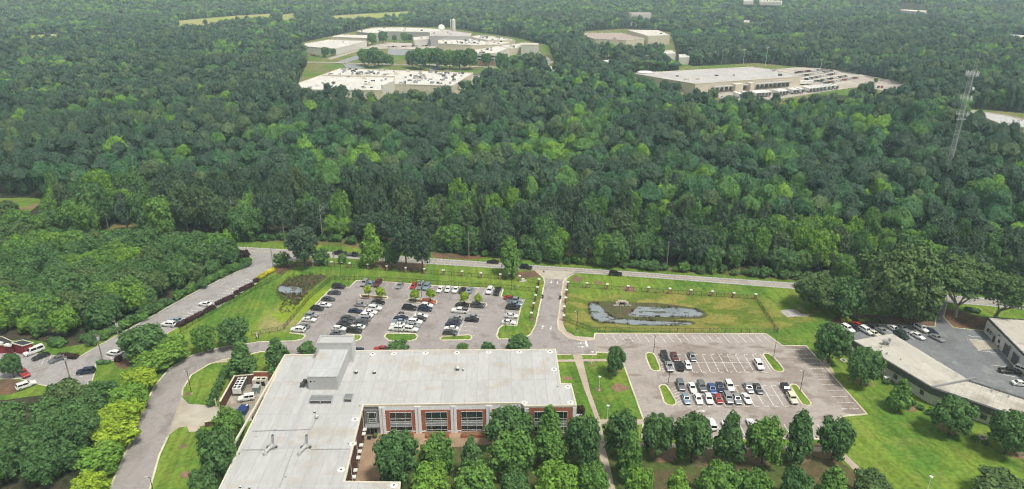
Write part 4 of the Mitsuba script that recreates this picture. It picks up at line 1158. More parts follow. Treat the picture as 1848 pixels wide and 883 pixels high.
# recessed entrance bay
put('entrance_wall', fr(box(-0.1, 3.75, -0.20, 0.1, 0, 7.0)), 'stone_grey', MB)
win_wall(MB, 0.75, 3.0, 3.4, 6.4, (0, 0.15, 0.85, 1), (0, 0.25, 0.42, 1), ('glass_blue', 'glass_dark', 'glass_dark'), fr, v=-0.24)
put('entrance_canopy', fr(box(0.1, 3.8, -1.7, -0.2, 2.75, 3.05)), 'metal_grey', MB)
d = put('entrance_door', fr(cat(box(1.1, 1.2, -0.34, -0.2, 0, 2.6), box(3.0, 3.1, -0.34, -0.2, 0, 2.6), box(2.03, 2.17, -0.34, -0.2, 0, 2.6), box(1.1, 3.1, -0.34, -0.2, 2.5, 2.6))), 'white_part', MB)
for a in (1.22, 2.19):
    put('pane', fr(box(a, a + 0.79, -0.28, -0.22, 0.05, 2.48)), 'glass_dark', d)
# court side of the left wing
put('brick_panel', fr2(box(0.3, 27.0, -0.3, -0.03, 0, 8.0)), 'brick_brown', MB)
for px, py in ((652, 775), (649.7, 782.6), (644.8, 803), (641.8, 814.4), (638.8, 825.8), (632.3, 848.5), (629, 860.6)):
    y = G(px, py, 3.6)[1]
    s = (142.72 - y)
    put('awning', fr2(box(s - 0.55, s + 0.55, -0.03, 0.85, 3.45, 3.62)), 'white_part', MB)
    put('court_window', fr2(box(s - 0.5, s + 0.5, -0.06, 0.02, 0.9, 3.2)), 'glass_dark', MB)
for s in (2.5, 12.5, 20.5):
    put('downpipe', fr2(cyl((s, 0.1, 0.2), (s, 0.1, 7.9), 0.07, n=6)), 'white_part', MB)
# tall boxes on the roof
PH = put('penthouse', box(-52.2, -44.7, 149.4, 162.6, ROOF_Z, 12.4), 'wall_grey', MB)
put('penthouse_roof', cat(box(-52.3, -44.6, 149.3, 162.6, 12.4, 12.52), box(-52.45, -52.2, 149.3, 162.6, 12.5, 12.75)), 'roof_pale_grey', PH)
put('vent_hole', cat(cyl((-51.5, 149.33, 11.0), (-51.5, 149.42, 11.0), 0.22, n=10), cyl((-50.6, 149.33, 11.0), (-50.6, 149.42, 11.0), 0.14, n=10)), 'metal_black', PH)
ST = put('stair_tower', box(-53.0, -43.6, 162.6, 166.5, 0.1, 14.3), 'wall_tower', MB)
put('tower_parapet', cat(box(-53.1, -43.5, 162.5, 162.8, 14.3, 14.7), box(-53.1, -43.5, 166.3, 166.6, 14.3, 14.7), box(-53.1, -52.8, 162.8, 166.3, 14.3, 14.7), box(-43.8, -43.5, 162.8, 166.3, 14.3, 14.7)), 'wall_tower', ST)
put('roof_ladder', cat([box(-53.0, -52.4, 160 + 0, 160.1, 9 + 0.35 * j, 9.05 + 0.35 * j) for j in range(9)] + [box(-53.0, -52.94, 160, 160.1, 8.6, 12.8), box(-52.46, -52.4, 160, 160.1, 8.6, 12.8)]), 'metal_grey', MB)
# roof fittings
for px, py in ((672.5, 639), (711, 638.5), (768, 637.7), (825, 637), (882, 636), (937.5, 635.6), (993, 635.2), (1000, 667), (1025, 698.4), (946, 727.0), (1030, 726.5), (641, 757), (711, 876), (637, 801), (616, 848)):
    x, y = G(px, py, ROOF_Z)
    dk = put('roof_drain', cyl((x, y, ROOF_Z), (x, y, ROOF_Z + 0.03), 0.85, n=14), 'white_part', MB)
    put('drain_cap', cyl((x, y, ROOF_Z + 0.03), (x, y, ROOF_Z + 0.16), 0.20, n=8), 'metal_dark', dk)
for px, py, s in ((643, 673.5, 1.0), (676, 674, 0.9), (826, 668, 1.1), (836, 668.5, 0.6), (572, 754, 0.8), (568, 745, 0.6), (571.5, 755.5, 0.5), (496.5, 776, 0.35), (462.5, 788, 0.3), (515.5, 861, 0.4), (629.0, 801, 0.35), (1006.8, 698.4, 0.4), (649.5, 733, 0.4), (434, 880, 0.5), (450.5, 881.5, 0.5)):
    x, y = G(px, py, ROOF_Z)
    v = put('roof_vent', cyl((x, y, ROOF_Z), (x, y, ROOF_Z + 0.8 * s), 0.42 * s, n=10), 'metal_dark', MB)
    put('vent_cap', cyl((x, y, ROOF_Z + 0.8 * s), (x, y, ROOF_Z + 1.15 * s), 0.62 * s, 0.25 * s, n=10), 'metal_pale', v)
x, y = G(547, 695, ROOF_Z)
put('exhaust_fan', cat(cyl((x, y - .5, ROOF_Z), (x, y - .5, 9.4), 0.55, n=10), cyl((x + .3, y + 1.0, ROOF_Z), (x + .3, y + 1.0, 9.5), 0.5, n=10), box(x - .6, x + .6, y - 1.2, y + 1.4, ROOF_Z, 8.8)), 'metal_dark', MB)
for px, py, w in ((570, 722, 1.35), (590, 722, 1.35), (629, 719, 0.95)):
    x, y = G(px, py, ROOF_Z + 0.5)
    u = put('roof_unit', box(x - w, x + w, y - 0.95, y + 0.95, ROOF_Z + 0.15, ROOF_Z + 1.05), 'metal_pale', MB)
    put('louvre', cat([box(x - w - 0.05, x + w + 0.05, y - 0.9 + 0.3 * j, y - 0.75 + 0.3 * j, ROOF_Z + 1.05, ROOF_Z + 1.16) for j in range(7)]), 'metal_grey', u)
    put('grille', box(x - w + 0.1, x + w - 0.1, y - 0.99, y - 0.95, ROOF_Z + 0.25, ROOF_Z + 0.85), 'metal_dark', u)
for px in (493.5, 554.5):                                                              # bent ducts with leaning stacks
    x, y = G(px, 808, ROOF_Z)
    dct = put('duct', cat(cyl((x, y, ROOF_Z + 0.3), (x, y, ROOF_Z + 1.2), 0.5, n=12), cyl((x, y, ROOF_Z + 0.8), (x - 1.0, y - 2.6, ROOF_Z + 0.8), 0.36, n=12), cyl((x - 1.0, y - 2.6, ROOF_Z + 0.9), (x - 1.0, y - 2.6, ROOF_Z), 0.45, n=12)), 'metal_pale', MB)
    put('stack', cyl((x, y, ROOF_Z + 0.9), (x + 0.1, y + 0.3, ROOF_Z + 3.2), 0.30, n=12), 'metal_grey', dct)
    put('stack_mouth', cyl((x + 0.1, y + 0.3, ROOF_Z + 3.2), (x + 0.1, y + 0.3, ROOF_Z + 3.24), 0.25, n=12), 'metal_black', dct)
    put('duct_base', box(x - 1.5, x + 0.9, y - 0.3, y + 0.3, ROOF_Z, ROOF_Z + 0.35), 'metal_dark', dct)
for q in ([(556, 703), (563, 703), (519, 806), (510, 806)], [(565, 711), (640, 711), (640, 715), (563, 715)], [(497, 806), (552, 805), (552, 810), (497, 811)]):
    put('walkway_pad', sheet(poly(q, ROOF_Z), ROOF_Z + 0.02), 'roof_patch', MB)
for q in ([(455, 779), (560, 776), (563, 773), (572, 752)], [(437, 813), (497, 812)], [(560, 812), (632, 811)], [(530, 812), (504, 880)]):                # pipes over the roof
    w = GP(q, ROOF_Z)
    put('roof_pipe', cat([cyl((*a, ROOF_Z + 0.12), (*b, ROOF_Z + 0.12), 0.06, n=6) for a, b in zip(w, w[1:])]), 'metal_grey', MB)
# court furniture
PL = tag('doormat', 'dark square mat before the double glass door', 'doormat')
scene['doormat'] = mikit.ply(sheet(poly([(663, 787), (671, 787), (669, 794), (661.5, 794)]), 0.03), 'metal_black')
for (px, py), l in (((654.3, 792), 'large round dark planter left of the mat'), ((677, 788), 'smaller dark planter right of the mat')):
    x, y = G(px, py, 0.4)
    k = tag(key_of('planter'), l, 'planter')
    put('pot', cyl((x, y, 0), (x, y, 0.7), 0.38, 0.5, 12), 'metal_dark', k)
    put('plant', crown(np.random.default_rng(int(px)), [(np.zeros(3), 1.0)], 0.6, 0.5, 90, 0.25, core=0.8).apply_translation((x, y, 0.95)), 'leaf_dark', k)
for k, u in enumerate((5.2, 14.1, 23.0)):
    t = tag(key_of('brick_planter_box'), f'low red brick planter box before the {ORD[k]} tall window of the facade', 'planter box')
    put('wall', fr(box(u + 1.2, u + 7.0, -2.6, -1.0, 0.0, 0.9)), 'brick_red', t)
    put('soil', fr(box(u + 1.35, u + 6.85, -2.45, -1.15, 0.9, 0.93)), 'pine_straw', t)

# ------------------------------------------------------------------ walled service yard
struct('yard_slab', sheet(poly([(394, 735), (420, 678), (500, 670), (497, 700), (455, 760), (420, 765), (418, 742)]).difference(FOOT), 0.012), 'yard_concrete', 'stained concrete floor of the walled service yard')


def wall_run(name, pts, h, t, m, label, cap=True):
    k = tag(key_of(name), label, 'wall')
    p = LineString(pts).buffer(t / 2, cap_style=2, join_style=2)
    put('wall', prism(p, 0, h), m, k)
    if cap:
        put('coping', prism(p.buffer(0.06, join_style=2), h, h + 0.12), 'kerb_concrete', k)
    return k


wall_run('yard_wall', [G(397, 725, 3.0), G(423, 679, 3.0), G(457, 676, 3.0)], 3.0, 0.35, 'brick_brown', 'brown brick wall along the outer left side of the service yard')
wall_run('yard_wall', [G(457.5, 671.5, 3.0), G(500, 671.5, 3.0)], 3.0, 0.35, 'brick_red', 'red brick wall closing the far end of the service yard')
wall_run('yard_wall', [G(473.5, 716, 3.0), G(456, 752, 3.0)], 3.0, 0.6, 'brick_brown', 'dark brick wall between the service yard and the white roof', cap=False)
wall_run('yard_wall', [G(369, 762, 1.5), G(392, 758, 1.5)], 1.5, 0.35, 'brick_brown', 'low brown brick wall beside the concrete apron, at the yard entrance')
for j, (px, py) in enumerate(((390.5, 733), (399.5, 731))):
    x, y = G(px, py)
    k = tag(key_of('gate_post'), f'white topped gate post of the service yard, {("left", "right")[j]} one of the pair', 'post')
    scene[k] = mikit.ply(cat(box(x - .12, x + .12, y - .12, y + .12, 0, 2.2), cyl((x, y, 2.2), (x, y, 2.35), 0.18, 0.05, 8)), 'cream_part')
# chiller with ten fans
a, b = G(438.8, 677.8, 2.7), G(426.2, 701, 2.7)
d = b - a
L, ang = np.linalg.norm(d), math.degrees(math.atan2(d[1], d[0]))
fc = frame(a[0], a[1], ang)
k = tag('chiller', 'long white cooling unit with ten round fans on top, in the walled yard', 'cooling unit')
put('casing', fc(box(0, L, -1.15, 1.15, 0.9, 2.6)), 'white_part', k)
put('frame_leg', fc(cat([box(u, u + 0.2, v, v + 0.2, 0, 0.9) for u in (0.2, L / 2, L - 0.4) for v in (-1.1, 0.9)])), 'metal_grey', k)
put('coil_panel', fc(cat(box(0.2, L - 0.2, 1.15, 1.18, 1.0, 2.4), box(0.2, L - 0.2, -1.18, -1.15, 1.0, 2.4))), 'metal_dark', k)
for j in range(5):
    for s in (-0.55, 0.55):
        u = L * (j + 0.5) / 5
        fk = put('fan', fc(cyl((u, s, 2.6), (u, s, 2.66), 0.47, n=16)), 'metal_black', k)
        put('fan_ring', fc(trimesh.creation.annulus(0.47, 0.54, 0.14).apply_translation((u, s, 2.67))), 'white_part', fk)
x, y = G(469.5, 688, 1.6)
k = tag('generator_housing', 'cream generator housing with two dark square openings, at the far end of the yard', 'generator')
put('casing', box(x - 1.9, x + 1.9, y - 0.9, y + 0.9, 0.15, 2.5), 'cream_part', k)
for s in (-0.35, 1.05):
    put('vent_opening', box(x + s - 0.45, x + s + 0.55, y - 0.93, y - 0.9, 0.6, 2.0), 'metal_black', k)
    put('roof_opening', box(x + s - 0.45, x + s + 0.55, y - 0.5, y + 0.3, 2.5, 2.53), 'metal_black', k)
put('base', box(x - 1.95, x + 1.95, y - 0.95, y + 0.95, 0, 0.15), 'concrete', k)
x, y = G(463.5, 701, 1.2)
k = tag('fuel_tank', 'grey green tank with a pale lid beside the generator', 'tank')
put('body', box(x - 0.95, x + 0.75, y - 0.9, y + 0.8, 0.1, 1.9), flat('tank_green', (0.20, 0.25, 0.23)), k)
put('lid', box(x - 1.0, x + 0.8, y - 0.95, y + 0.85, 1.9, 2.05), 'metal_pale', k)
for j, (px, py) in enumerate(((470.5, 711), (464, 714))):
    x, y = G(px, py)
    k = tag(key_of('bollard'), f'white bollard by the tank in the walled yard, {("right", "left")[j]} one', 'bollard')
    scene[k] = mikit.ply(cyl((x, y, 0), (x, y, 1.1), 0.1, n=10), 'white_part')
x, y = G(439, 739.5, 0.9)
k = tag('dumpster', 'blue steel rubbish container in the walled yard, below the white off roader', 'rubbish container')
put('body', cat(box(x - 1.0, x + 1.0, y - 1.5, y + 1.5, 0.12, 1.55), *[box(x - 1.04, x + 1.04, y - 1.4 + .55 * j, y - 1.3 + .55 * j, 0.3, 1.5) for j in range(6)]), 'blue_steel', k)
put('lid', box(x - 1.06, x + 1.06, y - 1.55, y + 0.6, 1.58, 1.66), 'blue_steel', k)
put('fork_pocket', cat(box(x - 1.2, x - 1.0, y - .8, y + .8, 0.7, 0.9), box(x + 1.0, x + 1.2, y - .8, y + .8, 0.7, 0.9)), 'metal_dark', k)
put('paper_sign', box(x + 0.45, x + 0.9, y + 0.7, y + 1.5, 1.56, 1.58), 'white_part', k)

# ------------------------------------------------------------------ long low building, right
k = LB = tag('long_low_building', 'long low white building with worn flat roof, dark edge and a bend in its middle', 'building')
A_, B_, C_, D_ = (np.array(p) for p in ((102.4, 179.6), (116.0, 183.7), (123.8, 158.7), (112.1, 155.2)))
dr_ = np.array([0.743, -0.669])
E1, E2 = C_ + dr_ * 42, np.array([112.2, 154.6]) + dr_ * 45
R1 = Polygon([A_, B_, C_, D_])
R1b = Polygon([D_ + [0.1, -0.1], C_ + [0.2, -0.3], E1, E2])
whole = unary_union([R1.buffer(0.2, join_style=2), R1b.buffer(0.2, join_style=2)]).buffer(-0.2, join_style=2)
put('wall', prism(whole.buffer(-0.55, join_style=2), 0, 5.0), 'wall_white', k)
put('mansard', prism(whole.buffer(0.35, join_style=2).difference(whole.buffer(-0.5, join_style=2)), 3.4, 5.3), 'metal_dark', k)
put('roof', prism(R1, 5.1, 5.5), 'roof_worn', k)
put('roof_001', prism(R1b, 4.9, 5.2), 'roof_gridded', k)
put('roof_step', prism(LineString([D_, C_ + (C_ - D_) * 0.22]).buffer(0.18, cap_style=2), 5.2, 5.7), 'metal_grey', k)
for px, py, s in ((1595.5, 622, 1.0), (1602, 623, 0.8), (1600, 640, 0.4), (1625, 650, 0.25), (1605, 617, 0.7), (1790, 705, 0.3), (1820, 716, 0.25), (1590, 628, 0.3)):
    x, y = G(px, py, 5.5)
    put('roof_vent', cat(cyl((x, y, 5.3), (x, y, 5.5 + 1.2 * s), 0.5 * s, n=10), cyl((x, y, 5.5 + 1.2 * s), (x, y, 5.6 + 1.3 * s), 0.75 * s, n=10)), 'metal_grey', k)
AD = (D_ - A_) / np.linalg.norm(D_ - A_)
for px, py in ((1586, 662), (1614.5, 680), (1659, 709)):
    y = G(px, py, 1.9)[1]
    q = A_ + AD * ((A_[1] - y) / -AD[1])
    w = put('window', frame(q[0], q[1], math.degrees(math.atan2(AD[1], AD[0])))(box(-0.6, 0.6, -0.62 + 0.0, -0.52 + 0.0, 1.2, 2.5).apply_translation((0, 1.06, 0))), 'glass_dark', k)
for s in (12, 26):
    q = np.array([112.2, 154.6]) + dr_ * s
    put('window', frame(q[0], q[1], math.degrees(math.atan2(dr_[1], dr_[0])))(box(-0.7, 0.7, -0.62, -0.50, 1.2, 2.5).apply_translation((0, 1.06, 0))), 'glass_dark', k)
x, y = G(1601, 684, 0.6)
k = tag('air_conditioner', 'white air conditioning box at the foot of the long low building', 'air conditioner')
put('casing', box(x - 0.9, x + 0.9, y - 0.5, y + 0.5, 0.1, 1.3), 'white_part', k)
put('fan_grille', box(x - 0.6, x + 0.2, y - 0.53, y - 0.5, 0.3, 1.1), 'metal_dark', k)
# right hand building with garage doors
k = tag('garage_building', 'white low building with two dark garage doors and stained roof, at the right edge', 'building')
a, b = np.array([152.0, 194.5]), np.array([146.2, 160.0])
e = (b - a) / np.linalg.norm(b - a)
nn_ = np.array([-e[1], e[0]])
nn_ = nn_ if nn_[0] > 0 else -nn_
R2 = Polygon([a, b, b + nn_ * 45, a + nn_ * 45])
put('wall', prism(R2.buffer(-0.12, join_style=2), 0, 5.0), 'wall_white', k)
put('roof', prism(R2, 5.0, 5.25), 'roof_worn', k)
put('roof_edge', prism(R2.buffer(0.12, join_style=2).difference(R2.buffer(-0.2, join_style=2)), 4.75, 5.4), 'metal_dark', k)
f2 = frame(a[0], a[1], math.degrees(math.atan2(e[1], e[0])))                           # +x along the front, -y outwards
for px, py, z, w, h, nm, mt in ((1816.5, 632, 1.8, 1.7, 3.3, 'garage_door', 'metal_grey'), (1833, 648, 1.8, 1.7, 3.3, 'garage_door', 'metal_grey'), (1822.5, 640, 1.2, 0.55, 2.2, 'door', 'metal_pale'), (1794.5, 611.5, 1.2, 0.55, 2.3, 'door', 'metal_dark'),
                                (1782.5, 596, 2.0, 0.5, 1.1, 'window', 'glass_dark'), (1786.5, 600.5, 2.0, 0.5, 1.1, 'window', 'glass_dark'), (1801, 616, 2.0, 0.45, 1.1, 'window', 'glass_dark'), (1799.5, 625, 0.5, 0.35, 0.6, 'vent', 'metal_dark')):
    y = G(px, py, z)[1]
    s = (a[1] - y) / -e[1]
    p = put(nm, f2(box(s - w, s + w, -0.02, 0.12, max(0.05, z - h / 2), z + h / 2).apply_translation((0, -0.12 * (1 if True else 0), 0))), mt, k)
    if nm == 'garage_door':
        for j in range(5):
            put('door_panel', f2(box(s - w + 0.06, s + w - 0.06, -0.19, -0.14, 0.2 + 0.64 * j, 0.76 + 0.64 * j)), 'metal_dark', p)
    if nm == 'door' and mt == 'metal_dark':
        put('canopy', f2(box(s - 0.9, s + 0.9, -1.0, -0.12, 2.6, 2.75)), 'metal_grey', k)
for s in (9.2, 16.0, 29.5):
    put('wall_lamp', f2(box(s - 0.25, s + 0.25, -0.45, -0.1, 3.7, 4.0)), 'metal_dark', k)
# red brick utility building, lower left
k = tag('red_brick_shed', 'small dark red brick building with a flat black roof in the corner lot', 'building')
S1 = poly([(20.5, 619.5), (41, 624.5), (60, 619), (40, 614)], 3.4)
S2 = poly([(-60, 618), (-20, 624), (6, 622.5), (19, 625.5), (24, 617.5), (6, 609), (-30, 603)], 3.0)
put('wall', prism(S1.buffer(-0.15, join_style=2), 0, 3.3), flat('brick_crimson', brickfn((0.26, 0.035, 0.045), (0.26, 0.10, 0.10), (0.20, 0.028, 0.036))), k)
put('wing_wall', prism(S2.buffer(-0.15, join_style=2), 0, 2.9), 'brick_crimson', k)
put('roof', prism(S1, 3.25, 3.45), 'roof_black', k)
put('wing_roof', prism(S2, 2.86, 3.02), 'roof_black', k)
put('roof_trim', prism(S1.buffer(0.1, join_style=2).difference(S1.buffer(-0.12, join_style=2)), 3.3, 3.55), 'cream_part', k)
put('roof_trim_001', prism(S2.buffer(0.1, join_style=2).difference(S2.buffer(-0.12, join_style=2)), 2.9, 3.12), 'cream_part', k)
put('roof_hatch', cat(prism(poly([(6, 623), (16, 624.5), (19, 621), (12, 619.5)], 3.4), 3.0, 3.5), prism(poly([(-8, 620), (2, 620.5), (6, 617.5), (-4, 616)], 3.4), 3.0, 3.5)), 'white_part', k)

# ------------------------------------------------------------------ far factories and warehouses
struct('industrial_lawn', sheet(CLEAR[0], 0.06), 'far_grass' if 'far_grass' in scene else flat('far_grass', varied((0.13, 0.20, 0.05), 0.2, 3.0, (0.20, 0.20, 0.08), 25)), 'grass round the far factories')
struct('warehouse_lawn', sheet(unary_union([CLEAR[1], CLEAR[2], CLEAR[3]]), 0.06), 'far_grass', 'grass round the far warehouses on the right')
flat('far_concrete', varied((0.52, 0.48, 0.43), 0.15, 4.0, (0.44, 0.40, 0.36), 25))
flat('far_asphalt', varied((0.30, 0.31, 0.33), 0.1, 5.0))
struct('factory_yard', sheet(unary_union([poly(q) for q in ([(598, 108), (655, 90), (700, 88), (775, 90), (862, 98), (862, 92), (780, 79), (690, 77), (640, 92), (590, 106)], [(855, 136), (907, 138), (880, 152), (838, 160)], [(970, 92), (1000, 112), (990, 118), (965, 98)])]), 0.20), 'far_concrete', 'pale concrete yards among the far factory buildings')
struct('factory_drive', sheet(unary_union([poly(q) for q in ([(607, 113), (655, 97), (700, 100), (700, 88), (742, 90), (742, 100), (665, 101), (628, 113)], [(620, 116), (645, 117), (660, 125), (625, 124)], [(775, 118), (795, 118), (790, 128), (775, 128)])]), 0.30), 'far_asphalt', 'grey drive leading up between the far factory buildings')
struct('factory_path', sheet(LineString(GP([(543, 112.5), (600, 113.5), (660, 116), (770, 117.5), (871, 121.5), (932, 122.5)])).buffer(3.0), 0.40), 'far_concrete', 'pale straight road across the lawn before the far factories')
YARD2 = poly([(1255, 160), (1268, 172), (1330, 182), (1400, 180), (1508, 163), (1560, 156), (1600, 166), (1640, 168), (1640, 150), (1560, 136), (1490, 124), (1440, 122), (1400, 125), (1445, 140), (1320, 158)])
struct('truck_yard', sheet(YARD2, 0.20), 'far_concrete', 'bright concrete truck yard of the far right warehouse')


def far_building(name, roof, h, wall, rm, label, vents=0, seed=0, z0=0.0, edge=True):
    k = tag(key_of(name), label, 'building')
    p = poly(roof, h + z0)
    put('wall', prism(p.buffer(-0.2, join_style=2), z0, z0 + h - 0.3), wall, k)
    put('roof', prism(p, z0 + h - 0.3, z0 + h), rm, k)
    if edge:
        put('roof_edge', prism(p.buffer(0.1, join_style=2).difference(p.buffer(-0.7, join_style=2)), z0 + h, z0 + h + 0.5), 'wall_beige', k)
    rng = np.random.default_rng(seed)
    x0, y0, x1, y1 = p.bounds
    n = 0
    inner = p.buffer(-4)
    while n < vents:
        q = rng.uniform((x0, y0), (x1, y1))
        if inner.contains(Point(q)):
            s = rng.uniform(0.6, 1.9)
            put('roof_vent', box(q[0] - s, q[0] + s, q[1] - s * rng.uniform(.5, 1), q[1] + s * rng.uniform(.5, 1), z0 + h, z0 + h + rng.uniform(0.6, 2.0)), ('metal_dark', 'metal_grey', 'metal_grey', 'wall_beige')[rng.integers(4)], k)
            n += 1
    return k, p


W1a = [(538, 151), (580, 136.2), (712, 138.5), (708, 152), (690, 163.8), (547, 162.3)]
W1b = [(581, 136), (614, 124.3), (854, 132.3), (817, 155.5), (711, 152.3), (713, 138.4)]
k, p = far_building('white_warehouse', W1a, 9.0, 'wall_beige', 'roof_far', 'low cream front half of the big white roofed warehouse in the middle distance, left', 26, 1)
for j in range(22):
    q = p.exterior.interpolate(0.70 + 0.0, normalized=True)
k, p = far_building('white_warehouse', W1b, 10.0, 'wall_beige', 'roof_far', 'large pale warehouse roof dotted with vents, in the middle distance, left of centre', 110, 2)
a, b = G(690, 163, 9), G(711, 152, 10)
put('loading_wall', prism(LineString([a, b]).buffer(1.0, cap_style=2), 0, 13.5), 'wall_white', k)
far_building('factory_hall', [(530, 83), (594, 72), (662, 74.5), (606, 88.6)], 8, 'wall_white', 'roof_far', 'white flat factory hall at the left end of the far factory group', 4, 3)
far_building('factory_hall', [(597, 67), (615, 63), (673, 64.3), (664, 69.5)], 9, 'wall_beige', 'roof_far', 'narrow white hall behind the left end of the far factory group', 0, 4)
far_building('factory_hall', [(643, 57), (675, 50.8), (720, 50), (770, 51.5), (812, 55), (800, 59.5), (748, 58), (700, 57), (672, 61)], 12, 'wall_grey', 'roof_far', 'longest white roofed hall at the back of the far factory group', 8, 5)
far_building('factory_hall', [(776, 58.5), (812, 55.5), (851, 61), (846, 66), (776, 65)], 14, 'wall_grey', 'roof_far_grey', 'tall grey hall at the right end of the long white far factory roof', 4, 6)
far_building('factory_hall', [(745, 68), (776, 65.5), (776, 71), (748, 73)], 8, 'wall_white', 'roof_far', 'small white block before the tall grey hall of the far factory group', 2, 7)
k, p = far_building('factory_hall', [(790, 73), (845, 66.5), (880, 67), (930, 73.5), (905, 81), (850, 82), (792, 79)], 9, 'wall_beige', 'roof_far', 'wide cream factory hall crowded with roof machinery', 60, 8)
far_building('factory_hall', [(849, 67), (866, 64), (908, 68), (930, 73.5), (880, 73)], 11, 'wall_beige', 'roof_far', 'upper cream hall with roof machinery, behind the crowded hall', 22, 18)
far_building('factory_hall', [(939, 77.8), (972, 78.8), (971, 81.5), (940, 81)], 13, 'wall_white', 'roof_far', 'plain white box at the right end of the far factory group', 1, 9)
far_building('factory_hall', [(905, 83), (940, 79), (942, 86), (918, 89)], 8, 'wall_beige', 'roof_far', 'low cream hall between the glass fronted office and the white box', 10, 10)
OF, p = far_building('glass_office', [(856, 91), (900, 83.6), (920, 86.7), (893, 97), (861, 97)], 13, 'wall_white', 'roof_far', 'three storey far office with window bands over a red brick base', 8, 11)
a, b = G(861, 97, 13), G(893, 97, 13)
L = np.linalg.norm(b - a)
fo = frame(a[0], a[1], math.degrees(math.atan2(*(b - a)[::-1])))
put('brick_base', fo(box(0, L, -0.5, 0.5, 0, 4.6)), 'brick_tan', OF)
for z in (5.2, 9.0):
    put('window_band', fo(box(0.5, L - 0.5, -0.25, 0.5, z, z + 1.7)), 'glass_dark', OF)
x, y = G(819, 58.5)
k = tag('silo', 'white upright silo above the tall grey far hall', 'silo')
put('tank', cyl((x, y, 0), (x, y, 21), 3.2, n=16), 'white_part', k)
put('roof_cone', cyl((x, y, 21), (x, y, 22.3), 3.2, 0.4, n=16), 'white_part', k)
x, y = G(813.6, 57.5)
scene[tag('chimney', 'thin pale chimney beside the white silo', 'chimney')] = mikit.ply(cyl((x, y, 0), (x, y, 21), 1.1, 0.8, n=12), 'cream_part')
k = tag('satellite_dish', 'large white dish on the far grey hall', 'satellite dish')
x, y = G(797, 56, 14)
dish = trimesh.creation.icosphere(subdivisions=3)
dish = trimesh.Trimesh(dish.vertices * [5, 5, 1.6], dish.faces).apply_transform(trimesh.transformations.rotation_matrix(math.radians(62), [1, 0.25, 0])).apply_translation((x, y, 19))
put('reflector', dish, 'white_part', k)
put('mast', cyl((x, y + 1.5, 13), (x, y + 1.5, 18), 0.8, 0.6, n=8), 'metal_pale', k)
W2, p = far_building('grey_warehouse', [(1139.5, 133), (1357.5, 121.2), (1402, 127), (1446, 138.8), (1320, 146.8), (1255, 152.3)], 9, 'wall_beige', 'roof_far_grey', 'huge grey roofed warehouse in the right middle distance', 10, 12)
a, b = G(1255, 152.3, 9), G(1446, 138.8, 9)
L = np.linalg.norm(b - a)
fo = frame(a[0], a[1], math.degrees(math.atan2(*(b - a)[::-1])))
put('dock_canopy', fo(box(L * 0.15, L * 0.9, -4.0, -0.2, 5.4, 6.2)), 'metal_pale', W2)
for j in range(18):
    u = L * (0.16 + 0.042 * j)
    put('dock_door', fo(box(u - 1.5, u + 1.5, -0.35, 0.1, 1.2, 4.6)), 'metal_dark', W2)
for u in (0.33, 0.36, 0.47):
    put('dock_pier', fo(box(L * u, L * u + 5, -6, 0.0, 0, 7.5)), 'wall_beige', W2)
far_building('brown_warehouse', [(1051.6, 64.5), (1058, 60), (1121, 60), (1163, 70.3), (1130, 73), (1074, 70.8)], 9, 'wall_beige', flat('roof_brownish', membrane((0.42, 0.35, 0.33), (0.3, 0.26, 0.25), pitch=9)), 'brownish roofed warehouse far away right of centre', 6, 13)
far_building('white_store', [(1132, 54.5), (1187.5, 55), (1209, 64), (1170, 65.5)], 13, 'wall_beige', 'roof_far', 'tall pale storehouse joined to the brownish warehouse', 2, 14)
far_building('far_block', [(1134, 23.3), (1172, 23.3), (1176, 24.6), (1140, 24.8)], 22, 'wall_white', 'roof_far', 'lone white block standing high among the most distant woods', 1, 15, z0=float(relief([270], [1450])[0]))
far_building('edge_warehouse', [(1742, 198.5), (1810, 207.8), (1900, 229), (1900, 235), (1812, 227.5)], 10, 'wall_beige', 'roof_pale_grey', 'pale roofed warehouse behind the mast, cut by the right edge', 2, 16)
for j, (q, l) in enumerate(((([(1622, 18.5), (1628, 17), (1673, 19.5), (1668, 22)]), 'flat white roof among the far woods, towards the upper right corner'), ([(1342, 0), (1360, 0), (1360, 2), (1342, 2)], 'left one of two white roofs at the top edge'), ([(1370, 0.5), (1412, 1.5), (1410, 3.5), (1372, 3)], 'right one of two white roofs at the top edge'),
                            ([(1342, 37), (1353, 36.6), (1353, 39), (1342, 39.5)], 'small white roof in the far woods above the grey warehouse, left of its twin'), ([(1378, 40), (1392, 40.5), (1391, 43), (1378, 42.5)], 'small white roof in the far woods above the grey warehouse, right of its twin'), ([(1822, 62), (1850, 64), (1850, 70), (1826, 69)], 'pale roof in the far woods at the right edge'),
                            ([(1195, 92), (1213, 91), (1220, 96), (1200, 98)], 'small white roof in the trees behind the grey warehouse'), ([(1225, 98), (1246, 99), (1243, 104), (1226, 104)], 'low white shed in the trees right behind the grey warehouse'), ([(1083, 109), (1101, 108), (1103, 113), (1085, 114)], 'pale shed in the trees left of the grey warehouse'),
                            ([(985, 120), (1003, 120), (1006, 124), (987, 125)], 'small pale roof in the trees right of the far factories'))):
    far_building('far_shed', q, 8, 'wall_white', 'roof_far', l, 0, 20 + j, z0=float(relief([0], [G(*q[0])[1]])[0]), edge=False)
k = tag('canopy_disc', 'flat white round canopy behind the left end of the grey warehouse', 'canopy')
x, y = G(1166, 130, 10)
put('disc', cyl((x, y, 9.4), (x, y, 10), 8.5, n=24), 'white_part', k)
put('column', cyl((x, y, 0), (x, y, 9.4), 0.9, n=10), 'metal_pale', k)
